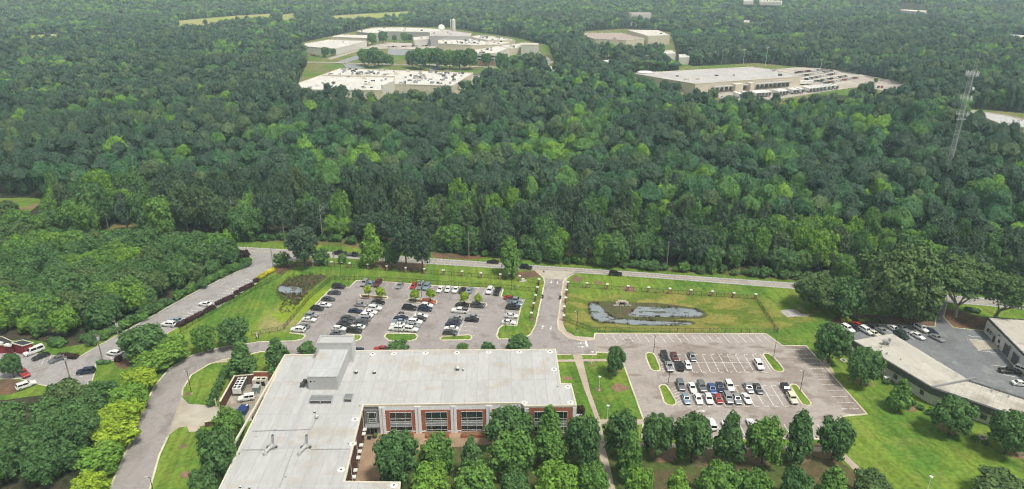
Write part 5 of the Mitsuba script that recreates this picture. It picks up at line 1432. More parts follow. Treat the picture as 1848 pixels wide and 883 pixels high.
FT = [(588, 104, 84), (601, 101, 87), (659, 119.7, 86), (677, 123, 84), (690, 120, 92), (703, 119.7, 97), (744.5, 122.8, 90), (759, 126, 84), (775, 121, 84), (788, 122, 86), (798, 126, 88), (812, 125, 88), (830, 126, 88), (848, 126, 86), (672, 82, 58), (692, 79, 55), (712, 75, 63), (730, 77, 58), (740, 76, 61), (785, 80, 68), (851, 87, 74), (878, 120, 95), (905, 128, 94), (930, 134, 98), (955, 131, 100), (975, 128, 96), (1500, 158, 148), (1553, 168, 150), (1482, 150, 143), (1580, 150, 140)]
for j, (px, py, pt) in enumerate(FT):
    x, y = G(px, py)
    h = 13.0
    for _ in range(8):
        zc = y * CP + (CAM_H - h) * SP
        v = 441.5 + F * (-(y * SP) + (CAM_H - h) * CP) / zc
        h = np.clip(h + (v - pt) / (F / zc) * 1.0, 4, 24)
    l = 'dark shade tree before the far white factories' if px < 1000 else 'dark tree in the car park of the far right warehouse'
    grow('shade_tree', f'round_{("dark", "dark", "mid")[j % 3]}_{j % 3}', x, y, h, h * 0.42, 0.0, l, group='trees: ' + l)

# ------------------------------------------------------------------ vehicles
PAINT = {'white': ((0.70, 0.70, 0.69), 0), 'silver': ((0.42, 0.43, 0.45), 0.6), 'grey': ((0.20, 0.21, 0.225), 0.5), 'dark grey': ((0.075, 0.08, 0.09), 0.4), 'black': ((0.012, 0.012, 0.014), 0.1), 'dark blue': ((0.018, 0.03, 0.075), 0.3),
         'blue': ((0.045, 0.10, 0.28), 0.3), 'light blue': ((0.27, 0.36, 0.45), 0.4), 'red': ((0.36, 0.028, 0.025), 0.1), 'dark red': ((0.11, 0.022, 0.025), 0.2), 'orange': ((0.34, 0.07, 0.035), 0.2), 'dark green': ((0.03, 0.06, 0.05), 0.3), 'cream': ((0.62, 0.60, 0.45), 0)}
for nme, (c, mt) in PAINT.items():
    mat('paint_' + nme.replace(' ', '_'), c, 0.32, 0.5, mt, 0.8)
mat('car_glass', (0.012, 0.014, 0.016), 0.05, 0.7)
mat('tyre_rubber', (0.018, 0.018, 0.018), 0.8)
mat('alloy', (0.38, 0.38, 0.39), 0.4, 0.5, 0.6)
mat('lamp_clear', (0.62, 0.63, 0.64), 0.15, 0.6)
mat('lamp_red', (0.28, 0.012, 0.012), 0.2, 0.6)
mat('trim_black', (0.02, 0.02, 0.02), 0.6)


def loft(st):
    """st: stations along x of (x, z0, z1, half width, shoulder drop); closed body with chamfered shoulders"""
    v = []
    for x, z0, z1, w, d in st:
        v += [(x, -w * 0.92, z0), (x, -w, z0 + 0.16), (x, -w, z1 - d), (x, -w * 0.86, z1), (x, w * 0.86, z1), (x, w, z1 - d), (x, w, z0 + 0.16), (x, w * 0.92, z0)]
    f = []
    for i in range(len(st) - 1):
        for j in range(8):
            a, b = i * 8 + j, i * 8 + (j + 1) % 8
            f += [(a, b, b + 8), (a, b + 8, a + 8)]
    for j in range(1, 7):
        f.append((0, j, j + 1))
        e = (len(st) - 1) * 8
        f.append((e, e + j + 1, e + j))
    m = trimesh.Trimesh(v, f, process=False)
    m.fix_normals()
    return m


def quadplate(p, off=0.012):
    p = np.array(p, float)
    n = np.cross(p[1] - p[0], p[2] - p[0])
    n /= np.linalg.norm(n)
    v = np.vstack([p + n * off, p - n * 0.01])
    f = [(0, 1, 2), (0, 2, 3), (6, 5, 4), (7, 6, 4)]
    for i in range(4):
        j = (i + 1) % 4
        f += [(i, i + 4, j + 4), (i, j + 4, j)]
    m = trimesh.Trimesh(v, f, process=False)
    m.fix_normals()
    return m


# length, width, belt height, roof height, hood height, base front x, windscreen top x, roof rear x, rear glass base x, tail height
CARS = {'sedan': (4.75, 0.91, 0.93, 1.45, 0.92, 0.95, 0.25, -1.00, -1.75, 1.00), 'compact': (4.05, 0.87, 0.95, 1.50, 0.95, 0.95, 0.40, -1.35, -1.85, 1.02), 'crossover': (4.65, 0.93, 1.06, 1.66, 1.05, 1.05, 0.40, -1.55, -2.05, 1.12),
        'SUV': (4.95, 0.97, 1.15, 1.80, 1.12, 1.05, 0.50, -2.00, -2.32, 1.20), 'off-roader': (4.5, 0.94, 1.15, 1.86, 1.12, 0.75, 0.55, -2.05, -2.15, 1.18), 'van': (5.6, 1.0, 1.20, 2.10, 1.15, 1.75, 1.05, -2.55, -2.72, 1.25), 'pickup': (5.8, 1.0, 1.18, 1.88, 1.15, 1.30, 0.75, -0.75, -0.95, 1.15)}


def wheel(x, y, r, n=12):
    t = cyl((x, y - 0.11, r), (x, y + 0.11, r), r, n=n)
    s = 1 if y > 0 else -1
    return t, cyl((x, y + s * 0.105, r), (x, y + s * 0.125, r), r * 0.62, n=8)


def car_meshes(kind):
    L, w, belt, roof, hood, xw, xt, xr, xb, tail = CARS[kind]
    h = L / 2
    low = 0.27 if kind in ('sedan', 'compact') else 0.36
    st = [(h, low + 0.12, hood - 0.28, w * 0.80, 0.10), (h - 0.14, low, hood - 0.16, w * 0.92, 0.10), (h - 0.55, low, hood - 0.05, w * 0.98, 0.08), (xw, low, belt + 0.02, w, 0.07), (0, low, belt + 0.02, w, 0.06), (xb, low, tail, w * 0.99, 0.07)]
    if xb - 0.3 > -h + 0.15:
        st.append(((xb - h) / 2, low, tail - 0.01, w * 0.98, 0.08))
    st += [(-h + 0.12, low, tail - 0.08, w * 0.93, 0.10), (-h, low + 0.12, tail - 0.24, w * 0.84, 0.10)]
    body = loft(st)
    tw = w * (0.74 if kind in ('sedan', 'compact') else 0.80)
    bw = w * 0.93
    B = [(xw, -bw, belt), (xw, bw, belt), (xb, bw, belt), (xb, -bw, belt)]
    Tp = [(xt, -tw, roof - 0.05), (xt, tw, roof - 0.05), (xr, tw, roof - 0.05), (xr, -tw, roof - 0.05)]
    cab = trimesh.Trimesh(B + Tp, [(0, 1, 5), (0, 5, 4), (1, 2, 6), (1, 6, 5), (2, 3, 7), (2, 7, 6), (3, 0, 4), (3, 4, 7), (4, 5, 6), (4, 6, 7), (0, 2, 1), (0, 3, 2)], process=False)
    cab.fix_normals()
    rt = trimesh.convex.convex_hull(np.array([(xt - 0.02, -tw, roof - 0.05), (xt - 0.02, tw, roof - 0.05), (xr + 0.02, tw, roof - 0.05), (xr + 0.02, -tw, roof - 0.05), (xt - 0.3, -tw * 0.8, roof), (xt - 0.3, tw * 0.8, roof), (xr + 0.3, tw * 0.8, roof), (xr + 0.3, -tw * 0.8, roof)]))
    parts = [body, cab, rt]
    if kind == 'pickup':                                                               # open bed
        bed = trimesh.creation.box((1.75, 1.62, 0.7)).apply_translation((-h + 1.07, 0, 1.02))
    B, Tp = np.array(B), np.array(Tp)

    def on(a, b, c, d, s0=0.07, s1=0.93, t0=0.10, t1=0.92):
        e = lambda s, t: (a * (1 - s) + b * s) * (1 - t) + (d * (1 - s) + c * s) * t  # noqa: E731
        return quadplate([e(s0, t0), e(s1, t0), e(s1, t1), e(s0, t1)])
    out = {'body': (cat(parts), None), 'windscreen': (on(B[1], B[0], Tp[0], Tp[1]), 'car_glass'), 'rear_window': (on(B[3], B[2], Tp[2], Tp[3]), 'car_glass'),
           'side_window': (cat(on(B[0], B[3], Tp[3], Tp[0], 0.10, 0.50), on(B[0], B[3], Tp[3], Tp[0], 0.54, 0.93)), 'car_glass'), 'side_window_001': (cat(on(B[2], B[1], Tp[1], Tp[2], 0.07, 0.46), on(B[2], B[1], Tp[1], Tp[2], 0.50, 0.90)), 'car_glass')}
    if kind == 'pickup':
        out['load_bed'] = (bed.apply_translation((0, 0, 0.12)).apply_translation((0, 0, -0.3)), 'trim_black')
        v = bed.copy()
        v.apply_translation((0, 0, 0))
        v.vertices[:, 2] = np.where(v.vertices[:, 2] > 0.8, tail + 0.012, tail - 0.3)
        out['load_bed'] = (v, 'trim_black')
    r = 0.33 if kind in ('sedan', 'compact') else 0.37
    for j, (x, y) in enumerate(((h - 0.92, -w + 0.10), (h - 0.92, w - 0.10), (-h + 0.95, -w + 0.10), (-h + 0.95, w - 0.10))):
        s = f'_{j:03d}' if j else ''
        t, a = wheel(x, y, r)
        out['wheel' + s] = (t, 'tyre_rubber')
        out['wheel' + s + '__rim'] = (a, 'alloy')
    for j, s in enumerate((-1, 1)):
        n = '_001' if j else ''
        out['headlight' + n] = (box(h - 0.20, h - 0.03, s * w * 0.66 - 0.17, s * w * 0.66 + 0.17, hood - 0.34, hood - 0.20), 'lamp_clear')
        out['tail_light' + n] = (box(-h - 0.005, -h + 0.13, s * w * 0.74 - 0.10, s * w * 0.74 + 0.10, tail - 0.36, tail - 0.16), 'lamp_red')
    out['bumper'] = (cat(box(h - 0.10, h + 0.02, -w * 0.74, w * 0.74, low + 0.1, low + 0.24), box(-h - 0.02, -h + 0.10, -w * 0.78, w * 0.78, low + 0.1, low + 0.24)), 'trim_black')
    return out


CAR_PARTS = {k: {n: (mikit.ply(m, mt or 'trim_black'), mt) for n, (m, mt) in car_meshes(k).items()} for k in CARS}
made = set()


def car(kind, colour, x, y, heading, label, name=None, group=None, z=0.03):
    g = f'model_{kind}_{colour}'.replace(' ', '_').replace('-', '_').lower()
    if g not in made:
        made.add(g)
        pm = {'type': 'ref', 'id': 'paint_' + colour.replace(' ', '_')}
        scene[g] = {'type': 'shapegroup', **{n: {**d, 'bsdf': pm} if mt is None else d for n, (d, mt) in CAR_PARTS[kind].items()}}
    n = name or {'pickup': 'pickup_truck', 'van': 'van', 'off-roader': 'off_road_car'}.get(kind, 'parked_car')
    k = instance(key_of(n), g, place(x, y, z, heading))
    return tag(k, label, {'pickup': 'pickup truck', 'van': 'van'}.get(kind, 'car'), group)


def row(specs, heading, phrase, group, jitter=2.0, base=(0, 0), flip=0.3, ends=('far', 'near')):
    """specs: (colour, kind, px, py) from the far end of a bay row to its near end; each label counts its like from that end"""
    seen = {}
    for c, kd, px, py in specs:
        seen[(c, kd)] = seen.get((c, kd), 0) + 1
    cnt = {}
    for c, kd, px, py in specs:
        cnt[(c, kd)] = cnt.get((c, kd), 0) + 1
        which = f'{ORD[cnt[(c, kd)] - 1]} {c} {kd} from {ends[0]} end,' if seen[(c, kd)] > 1 else f'only {c} {kd} in'
        x, y = G(base[0] + px / 8, base[1] + py / 8, 0.62)
        hd = heading + RNG.normal() * 1.2 + (180 if RNG.random() < flip else 0)
        car(kd, c, x, y, hd, f'{which} {phrase}', group=group)


S = 'sedan'
row([('black', 'SUV', 1048, 140), ('dark grey', S, 985, 228), ('dark grey', S, 900, 318), ('white', S, 848, 405), ('black', 'crossover', 738, 455), ('silver', 'crossover', 655, 553), ('white', S, 625, 615), ('grey', S, 530, 715), ('white', 'SUV', 465, 763)],
    -9, 'left kerb row, left car park', 'cars in the left kerb row', base=(480, 500), flip=0.15)
row([('silver', S, 1365, 398), ('dark blue', S, 1293, 492), ('dark grey', S, 1185, 593), ('dark grey', S, 1155, 648), ('black', S, 1105, 698), ('white', 'crossover', 1052, 750), ('grey', S, 1040, 812)],
    -9, 'left side of first double row, left car park', 'cars in the first double row, left half', base=(480, 500), flip=0.1)
row([('black', S, 1618, 366), ('silver', S, 1570, 412), ('white', 'SUV', 1572, 455), ('white', S, 1508, 508), ('white', 'crossover', 1450, 558), ('silver', 'SUV', 1410, 605), ('dark grey', S, 1370, 668), ('white', S, 1330, 722), ('black', 'SUV', 1275, 777)],
    -9, 'right side of first double row, left car park', 'cars in the first double row, right half', base=(480, 500), flip=0.3)
row([('silver', 'SUV', 1425, 88), ('light blue', S, 1520, 96), ('dark red', 'SUV', 1612, 96)], 258, 'far row behind left island trees, left car park', 'cars in the far row, left end', base=(480, 500), flip=0.2)
row([('silver', S, 332, 123), ('red', 'compact', 532, 132), ('silver', 'SUV', 630, 135), ('light blue', 'SUV', 720, 143), ('white', S, 918, 178), ('white', 'compact', 1028, 178), ('white', S, 1140, 182), ('black', S, 1238, 192), ('light blue', S, 1345, 190), ('white', 'SUV', 1630, 200), ('black', 'pickup', 1742, 208)],
    258, 'the far row of the left car park', 'cars in the far row of the left car park', base=(680, 500), flip=0.15, ends=('left', 'right'))
row([('black', 'SUV', 470, 448), ('dark blue', S, 345, 592), ('light blue', S, 325, 640), ('white', S, 302, 690), ('white', 'SUV', 285, 747)], 171, 'left side of middle double row, left car park', 'cars in the middle double row, left half', base=(680, 500), flip=0.2)
row([('orange', 'SUV', 742, 368), ('white', 'crossover', 718, 412), ('dark blue', 'SUV', 695, 465), ('white', S, 640, 563), ('dark grey', S, 612, 603), ('white', 'SUV', 552, 652), ('silver', S, 528, 697), ('white', 'off-roader', 500, 760)], -9, 'right side of middle double row, left car park', 'cars in the middle double row, right half', base=(680, 500))
row([('black', S, 1232, 403), ('white', 'pickup', 1200, 490), ('silver', S, 1140, 595), ('dark grey', S, 1120, 640), ('dark blue', S, 1090, 688), ('white', S, 1075, 742), ('dark grey', 'crossover', 1058, 808)], 171, 'left side of third double row, left car park', 'cars in the right double row, left half', base=(680, 500), flip=0.15)
row([('dark grey', 'SUV', 1455, 413), ('silver', S, 1375, 573), ('black', S, 1368, 617)], -9, 'right side of third double row, left car park', 'cars in the right double row, right half', base=(680, 500))
row([('red', S, 968, 303), ('silver', 'pickup', 1040, 340), ('light blue', S, 1042, 388), ('black', 'SUV', 1005, 443), ('white', S, 985, 560), ('white', S, 945, 655)], -9, 'short right kerb row, left car park', 'cars in the right kerb row', base=(800, 500), flip=0.15)
row([('black', 'SUV', 392, 190), ('dark red', S, 540, 190), ('grey', S, 790, 190), ('silver', 'pickup', 458, 325), ('black', 'SUV', 612, 325), ('white', 'compact', 730, 316), ('white', 'SUV', 1757, 312)], 270, 'upper double row, right car park', 'cars in the upper double row of the right car park', base=(1150, 620), flip=0.1, ends=('left', 'right'))
row([('grey', 'SUV', 628, 605), ('white', S, 797, 640), ('grey', 'SUV', 932, 625), ('blue', S, 1080, 650), ('dark blue', S, 1200, 630), ('white', 'SUV', 1332, 618), ('silver', S, 1607, 638), ('dark grey', S, 1745, 652), ('black', 'crossover', 2145, 650)], 270, 'upper side of lower double row, right car park', 'cars in the lower double row, upper half', base=(1150, 620), flip=0.05, ends=('left', 'right'))
row([('light blue', S, 705, 795), ('white', S, 880, 800), ('white', 'crossover', 1030, 800), ('red', 'compact', 1170, 800), ('silver', 'SUV', 1312, 788), ('silver', S, 1440, 798), ('white', S, 1577, 793), ('cream', 'off-roader', 2240, 800)], 270, 'lower side of lower double row, right car park', 'cars in the lower double row, lower half', base=(1150, 620), flip=0.0, ends=('left', 'right'))
for c, kd, px, py, hd, l in [('white', 'SUV', 1284, 766, 90, 'white SUV half hidden behind the dark third and thin fourth tree of the row'), ('white', S, 1312, 770, 90, 'white sedan showing through the thin ragged tree of the row'), ('white', S, 1357, 766, 90, 'white sedan seen between the thin ragged tree and the fifth tree of the row'),
                             ('white', S, 370, 548.5, 168, 'lone white sedan in the middle of the angled bays of the side street'), ('light blue', S, 318, 578, 168, 'pale blue sedan at the lower end of the angled bays of the side street'), ('white', 'SUV', 304.5, 585.5, 170, 'white SUV in the angled bays of the side street, beside the pale blue sedan'),
                             ('white', 'van', 61.5, 634, 232, 'white van beside the dark red brick building'), ('black', S, 73.5, 643, 232, 'black sedan next to the white van in the corner lot'), ('grey', S, 103.5, 647.5, 232, 'dark sedan standing alone by the purple hedge of the corner lot'),
                             ('dark blue', 'SUV', 155, 670.5, 192, 'dark blue SUV on the right side of the corner lot'), ('black', S, 123, 688, 160, 'black sedan behind the wooden pole in the corner lot'), ('red', 'pickup', 42, 673.5, -38, 'red and black pickup at the left side of the corner lot'),
                             ('white', 'SUV', 47, 695.5, 45, 'white car by the mulch island at the lower left of the corner lot'), ('white', 'crossover', 206.5, 637.5, 165, 'white wagon at the mouth of the corner lot, under the bright trees'),
                             ('white', 'off-roader', 445, 718.5, 195, 'white off roader in the walled service yard'), ('red', S, 688, 629.5, 178, 'red car behind the white roof, half hidden by a shrub'), ('dark blue', 'compact', 645, 633, 178, 'small dark car just right of the tall white box, behind the roof'),
                             ('black', S, 889.4, 472.6, 169, 'black car on the road just left of the lone round tree'), ('black', 'SUV', 949, 482.6, -11, 'black SUV on the road just right of the lone round tree'), ('black', 'SUV', 1110.9, 494.4, -10, 'black SUV alone on the road above the right pond'),
                             ('white', 'pickup', 1446, 514.5, 170, 'white pickup on the road, half behind the spreading tree on the right'), ('white', 'van', 1527, 518.5, -10, 'white van on the road seen between the trees on the right'), ('black', 'pickup', 613, 457, 172, 'black pickup pulling a trailer on the road')]:
    x, y = G(px, py, 0.65)
    car(kd, c, x, y, hd, l, name='moving_car' if 'on the road' in l and kd not in ('pickup', 'van') else None)
EL = [('white', 'SUV', 1529.7, 593.4, 'white SUV first at the left end of the row in the right hand yard'), ('black', S, 1539.5, 590, 'black sedan second in the row of the right hand yard'), ('red', S, 1550, 587.5, 'red sedan in the row of the right hand yard'), ('white', 'SUV', 1563, 596.8, 'white SUV in front of the red sedan in the right hand yard'),
      ('cream', S, 1578, 602, 'cream sedan half hidden behind the roof of the long low building'), ('black', S, 1580, 590, 'black sedan in the middle of the row of the right hand yard'), ('silver', S, 1592, 597, 'silver sedan right of the middle black sedan in the right hand yard'), ('white', S, 1614, 593.4, 'white sedan under the huge oak, left of a silver car'),
      ('silver', S, 1629, 592.4, 'silver sedan under the middle of the huge oak'), ('dark green', 'SUV', 1626.8, 605, 'dark green SUV nearest the roof of the long low building'), ('white', 'SUV', 1663, 593.2, 'tall white SUV under the right side of the huge oak'), ('white', S, 1656, 606, 'white sedan in front of the tall white SUV'),
      ('dark blue', S, 1680, 598, 'dark blue sedan at the right end of the yard row'), ('silver', S, 1690.6, 609.5, 'silver sedan last at the right end of the yard row'), ('black', 'pickup', 1822.5, 670, 'black pickup parked before the garage doors'), ('white', S, 1843, 692, 'white sedan at the right edge, below the black pickup'), ('white', 'SUV', 1847, 668, 'white SUV cut by the right edge beside the garage doors')]
for c, kd, px, py, l in EL:
    x, y = G(px, py, 0.65)
    car(kd, c, x, y, (292 if px < 1720 else -12 if 'pickup' in l else -50) + RNG.normal() * 2, l)
# trailer and its load
x, y = G(637, 459.5, 0.6)
k = tag('flatbed_trailer', 'low trailer behind the black pickup, on the road behind the bright tree', 'trailer')
ft = frame(x, y, 172)
put('deck', ft(box(-3.0, 2.6, -1.05, 1.05, 0.62, 0.78)), 'metal_dark', k)
put('drawbar', ft(cat(cyl((2.6, -0.6, 0.6), (4.0, 0, 0.55), 0.06, n=6), cyl((2.6, 0.6, 0.6), (4.0, 0, 0.55), 0.06, n=6))), 'metal_dark', k)
for u in (-0.5, -1.4):
    for s in (-1, 1):
        put('wheel', ft(wheel(u, s * 0.98, 0.36)[0]), 'tyre_rubber', k)
k = tag('mower', 'dark ride on machine standing on the trailer', 'mower')
put('chassis', ft(cat(box(-2.0, 0.2, -0.6, 0.6, 1.05, 1.35), box(-0.6, 0.2, -0.4, 0.4, 1.35, 1.75))), 'metal_black', k)
put('seat', ft(cat(box(-1.3, -0.8, -0.25, 0.25, 1.35, 1.5), box(-1.4, -1.25, -0.25, 0.25, 1.5, 1.95))), 'trim_black', k)
for u, s in ((-1.7, -1), (-1.7, 1), (0, -1), (0, 1)):
    put('wheel', ft(wheel(u, s * 0.62, 0.28)[0].apply_translation((0, 0, 0.78))), 'tyre_rubber', k)
# motorcycle in the middle double row
x, y = G(724.4, 564.8, 0.4)
fm = frame(x, y, 178)
k = tag('motorcycle', 'small dark motorcycle standing alone in a bay of the middle double row', 'motorcycle')
for u in (-0.7, 0.7):
    put('wheel', fm(cyl((u, -0.07, 0.31), (u, 0.07, 0.31), 0.31, n=14)), 'tyre_rubber', k)
put('frame', fm(cat(box(-0.35, 0.3, -0.14, 0.14, 0.35, 0.72), cyl((0.7, 0, 0.31), (0.45, 0, 1.0), 0.05, n=6), cyl((-0.7, 0, 0.31), (-0.2, 0, 0.6), 0.05, n=6))), 'metal_dark', k)
put('seat', fm(box(-0.75, -0.05, -0.15, 0.15, 0.72, 0.84)), 'trim_black', k)
put('fuel_tank', fm(trimesh.creation.icosphere(subdivisions=1).apply_scale((0.27, 0.16, 0.14)).apply_translation((0.2, 0, 0.82))), 'paint_dark_red', k)
put('handlebar', fm(cyl((0.42, -0.38, 1.05), (0.42, 0.38, 1.05), 0.03, n=6)), 'metal_grey', k)

# far cars, trailers and lorries (a few pixels each)
FC = {c: mikit.ply(cat(CAR_MESH), 'paint_' + c.replace(' ', '_')) for c, CAR_MESH in ((c, [m for n, (m, mt) in car_meshes('SUV').items() if n == 'body']) for c in ('white', 'silver', 'dark grey', 'black', 'red', 'dark blue'))}
GL = mikit.ply(cat([m for n, (m, mt) in car_meshes('SUV').items() if mt == 'car_glass']), 'car_glass')
for c, d in FC.items():
    scene['far_car_' + c.replace(' ', '_')] = {'type': 'shapegroup', 'body': d, 'glass': GL}
rng = np.random.default_rng(55)


def far_cars(a, b, n, skip, label, hd):
    a, b = G(*a), G(*b)
    for j in range(n):
        if rng.random() < skip:
            continue
        q = a + (b - a) * (j + rng.uniform(-.15, .15)) / max(1, n - 1)
        c = ('white', 'silver', 'dark grey', 'black', 'white', 'silver', 'white', 'black', 'dark grey', 'silver', 'dark blue', 'red')[rng.integers(12)]
        tag(instance(key_of('distant_car'), 'far_car_' + c.replace(' ', '_'), place(q[0], q[1], 0.3, hd + rng.normal() * 4, 1.05)), f'tiny {c} car {label}', 'car', f'{c} cars {label}')


for a, b in (((1437, 133), (1490, 127)), ((1447, 139), (1500, 130)), ((1455, 145), (1512, 134)), ((1470, 149), (1530, 139)), ((1490, 152), (1548, 142))):
    far_cars(a, b, 15, 0.08, 'in the crowded car park of the far grey warehouse', 25)
far_cars((1585, 159), (1635, 161), 8, 0.4, 'in the car park of the far grey warehouse', 60)
far_cars((859, 138), (898, 137), 5, 0.2, 'behind the right end of the big white warehouse', 20)
far_cars((862, 146), (880, 146), 3, 0.0, 'behind the right end of the big white warehouse', 80)
far_cars((562, 101), (585, 104), 7, 0.1, 'beside the left hall of the far factories', 70)
far_cars((703, 86), (770, 84), 12, 0.2, 'in the yard of the far factories', 40)
scene['trailer_model'] = {'type': 'shapegroup', 'box_body': mikit.ply(box(-6.5, 6.5, -1.3, 1.3, 1.15, 4.0), 'white_part'), 'chassis': mikit.ply(box(-6.3, 6.0, -0.5, 0.5, 0.8, 1.15), 'metal_dark'), 'wheels': mikit.ply(cat([wheel(u, s * 1.05, 0.5)[0] for u in (-5, -3.8) for s in (-1, 1)] + [box(4, 4.2, s - .1, s + .1, 0, 0.9) for s in (-.8, .8)]), 'tyre_rubber'), 'rear_door': mikit.ply(box(-6.56, -6.5, -1.2, 1.2, 1.25, 3.9), 'metal_dark')}
TP = GP([(1330, 176), (1345, 175), (1360, 174.5), (1365, 174), (1370, 174), (1376, 173.5), (1381, 173), (1401, 171.5), (1407.5, 171), (1412, 170.5), (1427, 169), (1433, 168.5), (1441, 167.5), (1455, 166), (1461, 165.5), (1468, 165), (1474, 164), (1480, 163.5), (1487, 162.5), (1494, 161.5), (1503, 160.5)])
for q in TP:
    tag(instance(key_of('lorry_trailer'), 'trailer_model', place(q[0], q[1], 0.25, 100 + rng.normal() * 2)), 'white box trailer in the row along the far edge of the truck yard', 'trailer', 'trailers in the far truck yard')
for px, py in ((1412, 155.5), (1420, 155), (1428, 154.5), (1448, 154), (1455, 153.5), (1340, 160), (1392, 158)):
    q = G(px, py)
    tag(instance(key_of('lorry_trailer'), 'trailer_model', place(q[0], q[1], 0.25, 8)), 'white box trailer standing before the docks of the grey warehouse', 'trailer', 'trailers at the warehouse docks')

# ------------------------------------------------------------------ lamps, poles, wires, mast
def z_at(x, y, py):
    """height of the point above plan position (x, y) that shows at pixel row py"""
    lo, hi = 0.0, 120.0
    for _ in range(40):
        z = (lo + hi) / 2
        v = 441.5 + F * (-(y * SP) + (CAM_H - z) * CP) / (y * CP + (CAM_H - z) * SP)
        lo, hi = (z, hi) if v > py else (lo, z)
    return z


for base, top, heads, l in [((616, 505), 474, 2, 'at the top left corner of the left car park'), ((761, 539.5), 507, 2, 'between the two trees of the middle upper island'), ((923, 527.5), 493.5, 1, 'on the lawn right of the far row of parked cars'), ((912.5, 599), 561, 1, 'at the lower end of the right kerb row'),
                            ((720, 602), 566, 1, 'on the lower middle island of the left car park'), ((1179.6, 637), 612, 1, 'at the upper left island of the right car park'), ((1206, 694.5), 669, 1, 'at the lower left island of the right car park'), ((1396, 645), 613, 1, 'at the upper right island of the right car park'), ((1444, 707), 669, 1, 'at the lower right island of the right car park'),
                            ((1041, 598.5), 562, 1, 'inside the bend of the path by the entrance drive'), ((346, 711.5), 670, 1, 'on the round lawn inside the loop drive'), ((280, 900), 866, 1, 'at the bottom edge beside the loop drive')]:
    x, y = G(*base)
    h = np.clip(z_at(x, y, top), 6.0, 9.5)
    k = tag(key_of('lamp_post'), f'slim black lamp post {l}', 'lamp post')
    put('foot', cyl((x, y, 0), (x, y, 0.5), 0.28, 0.26, 10), 'concrete', k)
    put('pole', cyl((x, y, 0.5), (x, y, h), 0.085, 0.065, 8), 'metal_black', k)
    for s in ((-1, 1) if heads == 2 else (-1,)):
        put('arm', cyl((x, y, h - 0.1), (x + s * 0.7, y, h), 0.04, n=6), 'metal_black', k)
        put('lamp_head', box(x + s * 0.55 - 0.1 if s > 0 else x + s * 1.15, x + s * 1.15 if s > 0 else x + s * 0.45, y - 0.17, y + 0.17, h - 0.06, h + 0.08), 'metal_pale', k)
for base, top, l in [((1081, 705.8), 680, 'in the middle of the lawn right of the building'), ((1096, 756), 732, 'at the lower edge of the lawn beside the footpath'), ((1068, 657.7), 635, 'near the top of the lawn right of the building'), ((1674, 884), 860, 'at the bottom edge on the open lawn'), ((1765, 888), 862, 'at the bottom edge beside the olive bushy tree')]:
    x, y = G(*base)
    h = np.clip(z_at(x, y, top), 3.5, 5.5)
    k = tag(key_of('path_lamp'), f'path lamp with white disc top {l}', 'lamp post')
    put('pole', cyl((x, y, 0), (x, y, h), 0.07, 0.05, 8), 'white_part', k)
    put('lamp_shade', cyl((x, y, h), (x, y, h + 0.16), 0.42, 0.18, 12), 'white_part', k)
    put('foot', cyl((x, y, 0), (x, y, 0.12), 0.22, n=8), 'concrete', k)


def pole(base, top, name, label, arm=1.2, along=(1, 0), lean=(0, 0), h=None, trafo=False):
    x, y = G(*base)
    h = h or np.clip(z_at(x, y, top), 8.5, 13)
    k = tag(key_of(name), label, 'utility pole')
    t = np.array([x + lean[0], y + lean[1], h])
    put('shaft', cyl((x, y, -0.3), t, 0.19, 0.13, 8), 'pole_wood', k)
    n = np.array([-along[1], along[0], 0]) / np.hypot(*along)
    put('crossarm', cyl(t - n * arm - [0, 0, 0.5], t + n * arm - [0, 0, 0.5], 0.07, n=6), 'pole_wood', k)
    for s in (-arm * 0.95, 0, arm * 0.95):
        put('insulator', cyl(t + n * s - [0, 0, 0.45 if s else 0], t + n * s + [0, 0, -0.2 if s else 0.25], 0.06, 0.04, 6), 'metal_pale', k)
    if trafo:
        put('transformer', cyl(t + [0.5, -0.3, -1.9], t + [0.5, -0.3, -0.9], 0.36, n=12), 'metal_pale', k)
    return t


def wire(a, b, name, label, n=3, gap=1.1, sag=0.8, drops=(0,), r=0.022):
    a, b = np.array(a), np.array(b)
    d = (b - a)[:2]
    nn = np.array([-d[1], d[0], 0]) / np.linalg.norm(d)
    t = np.linspace(0, 1, 13)
    k = tag(key_of(name), label, 'power line')
    for off in np.linspace(-gap, gap, n) if n > 1 else (0,):
        for dz in drops:
            p = a + (b - a) * t[:, None] + nn * off + np.array([0, 0, 1.0]) * (-(4 * t * (1 - t)) * sag - 0.3 + dz)[:, None]
            v = (p[:, None] + r * np.array([[0, 0, 1], [0.87, 0, -0.5], [-0.87, 0, -0.5]])[None]).reshape(-1, 3) if abs(d[1]) > abs(d[0]) else (p[:, None] + r * np.array([[0, 0, 1], [0, 0.87, -0.5], [0, -0.87, -0.5]])[None]).reshape(-1, 3)
            f = [(3 * i + q, 3 * i + (q + 1) % 3, 3 * i + 3 + (q + 1) % 3) for i in range(12) for q in range(3)] + [(3 * i + q, 3 * i + 3 + (q + 1) % 3, 3 * i + 3 + q) for i in range(12) for q in range(3)]
            put('wire', trimesh.Trimesh(v, f, process=False), 'metal_dark', k)


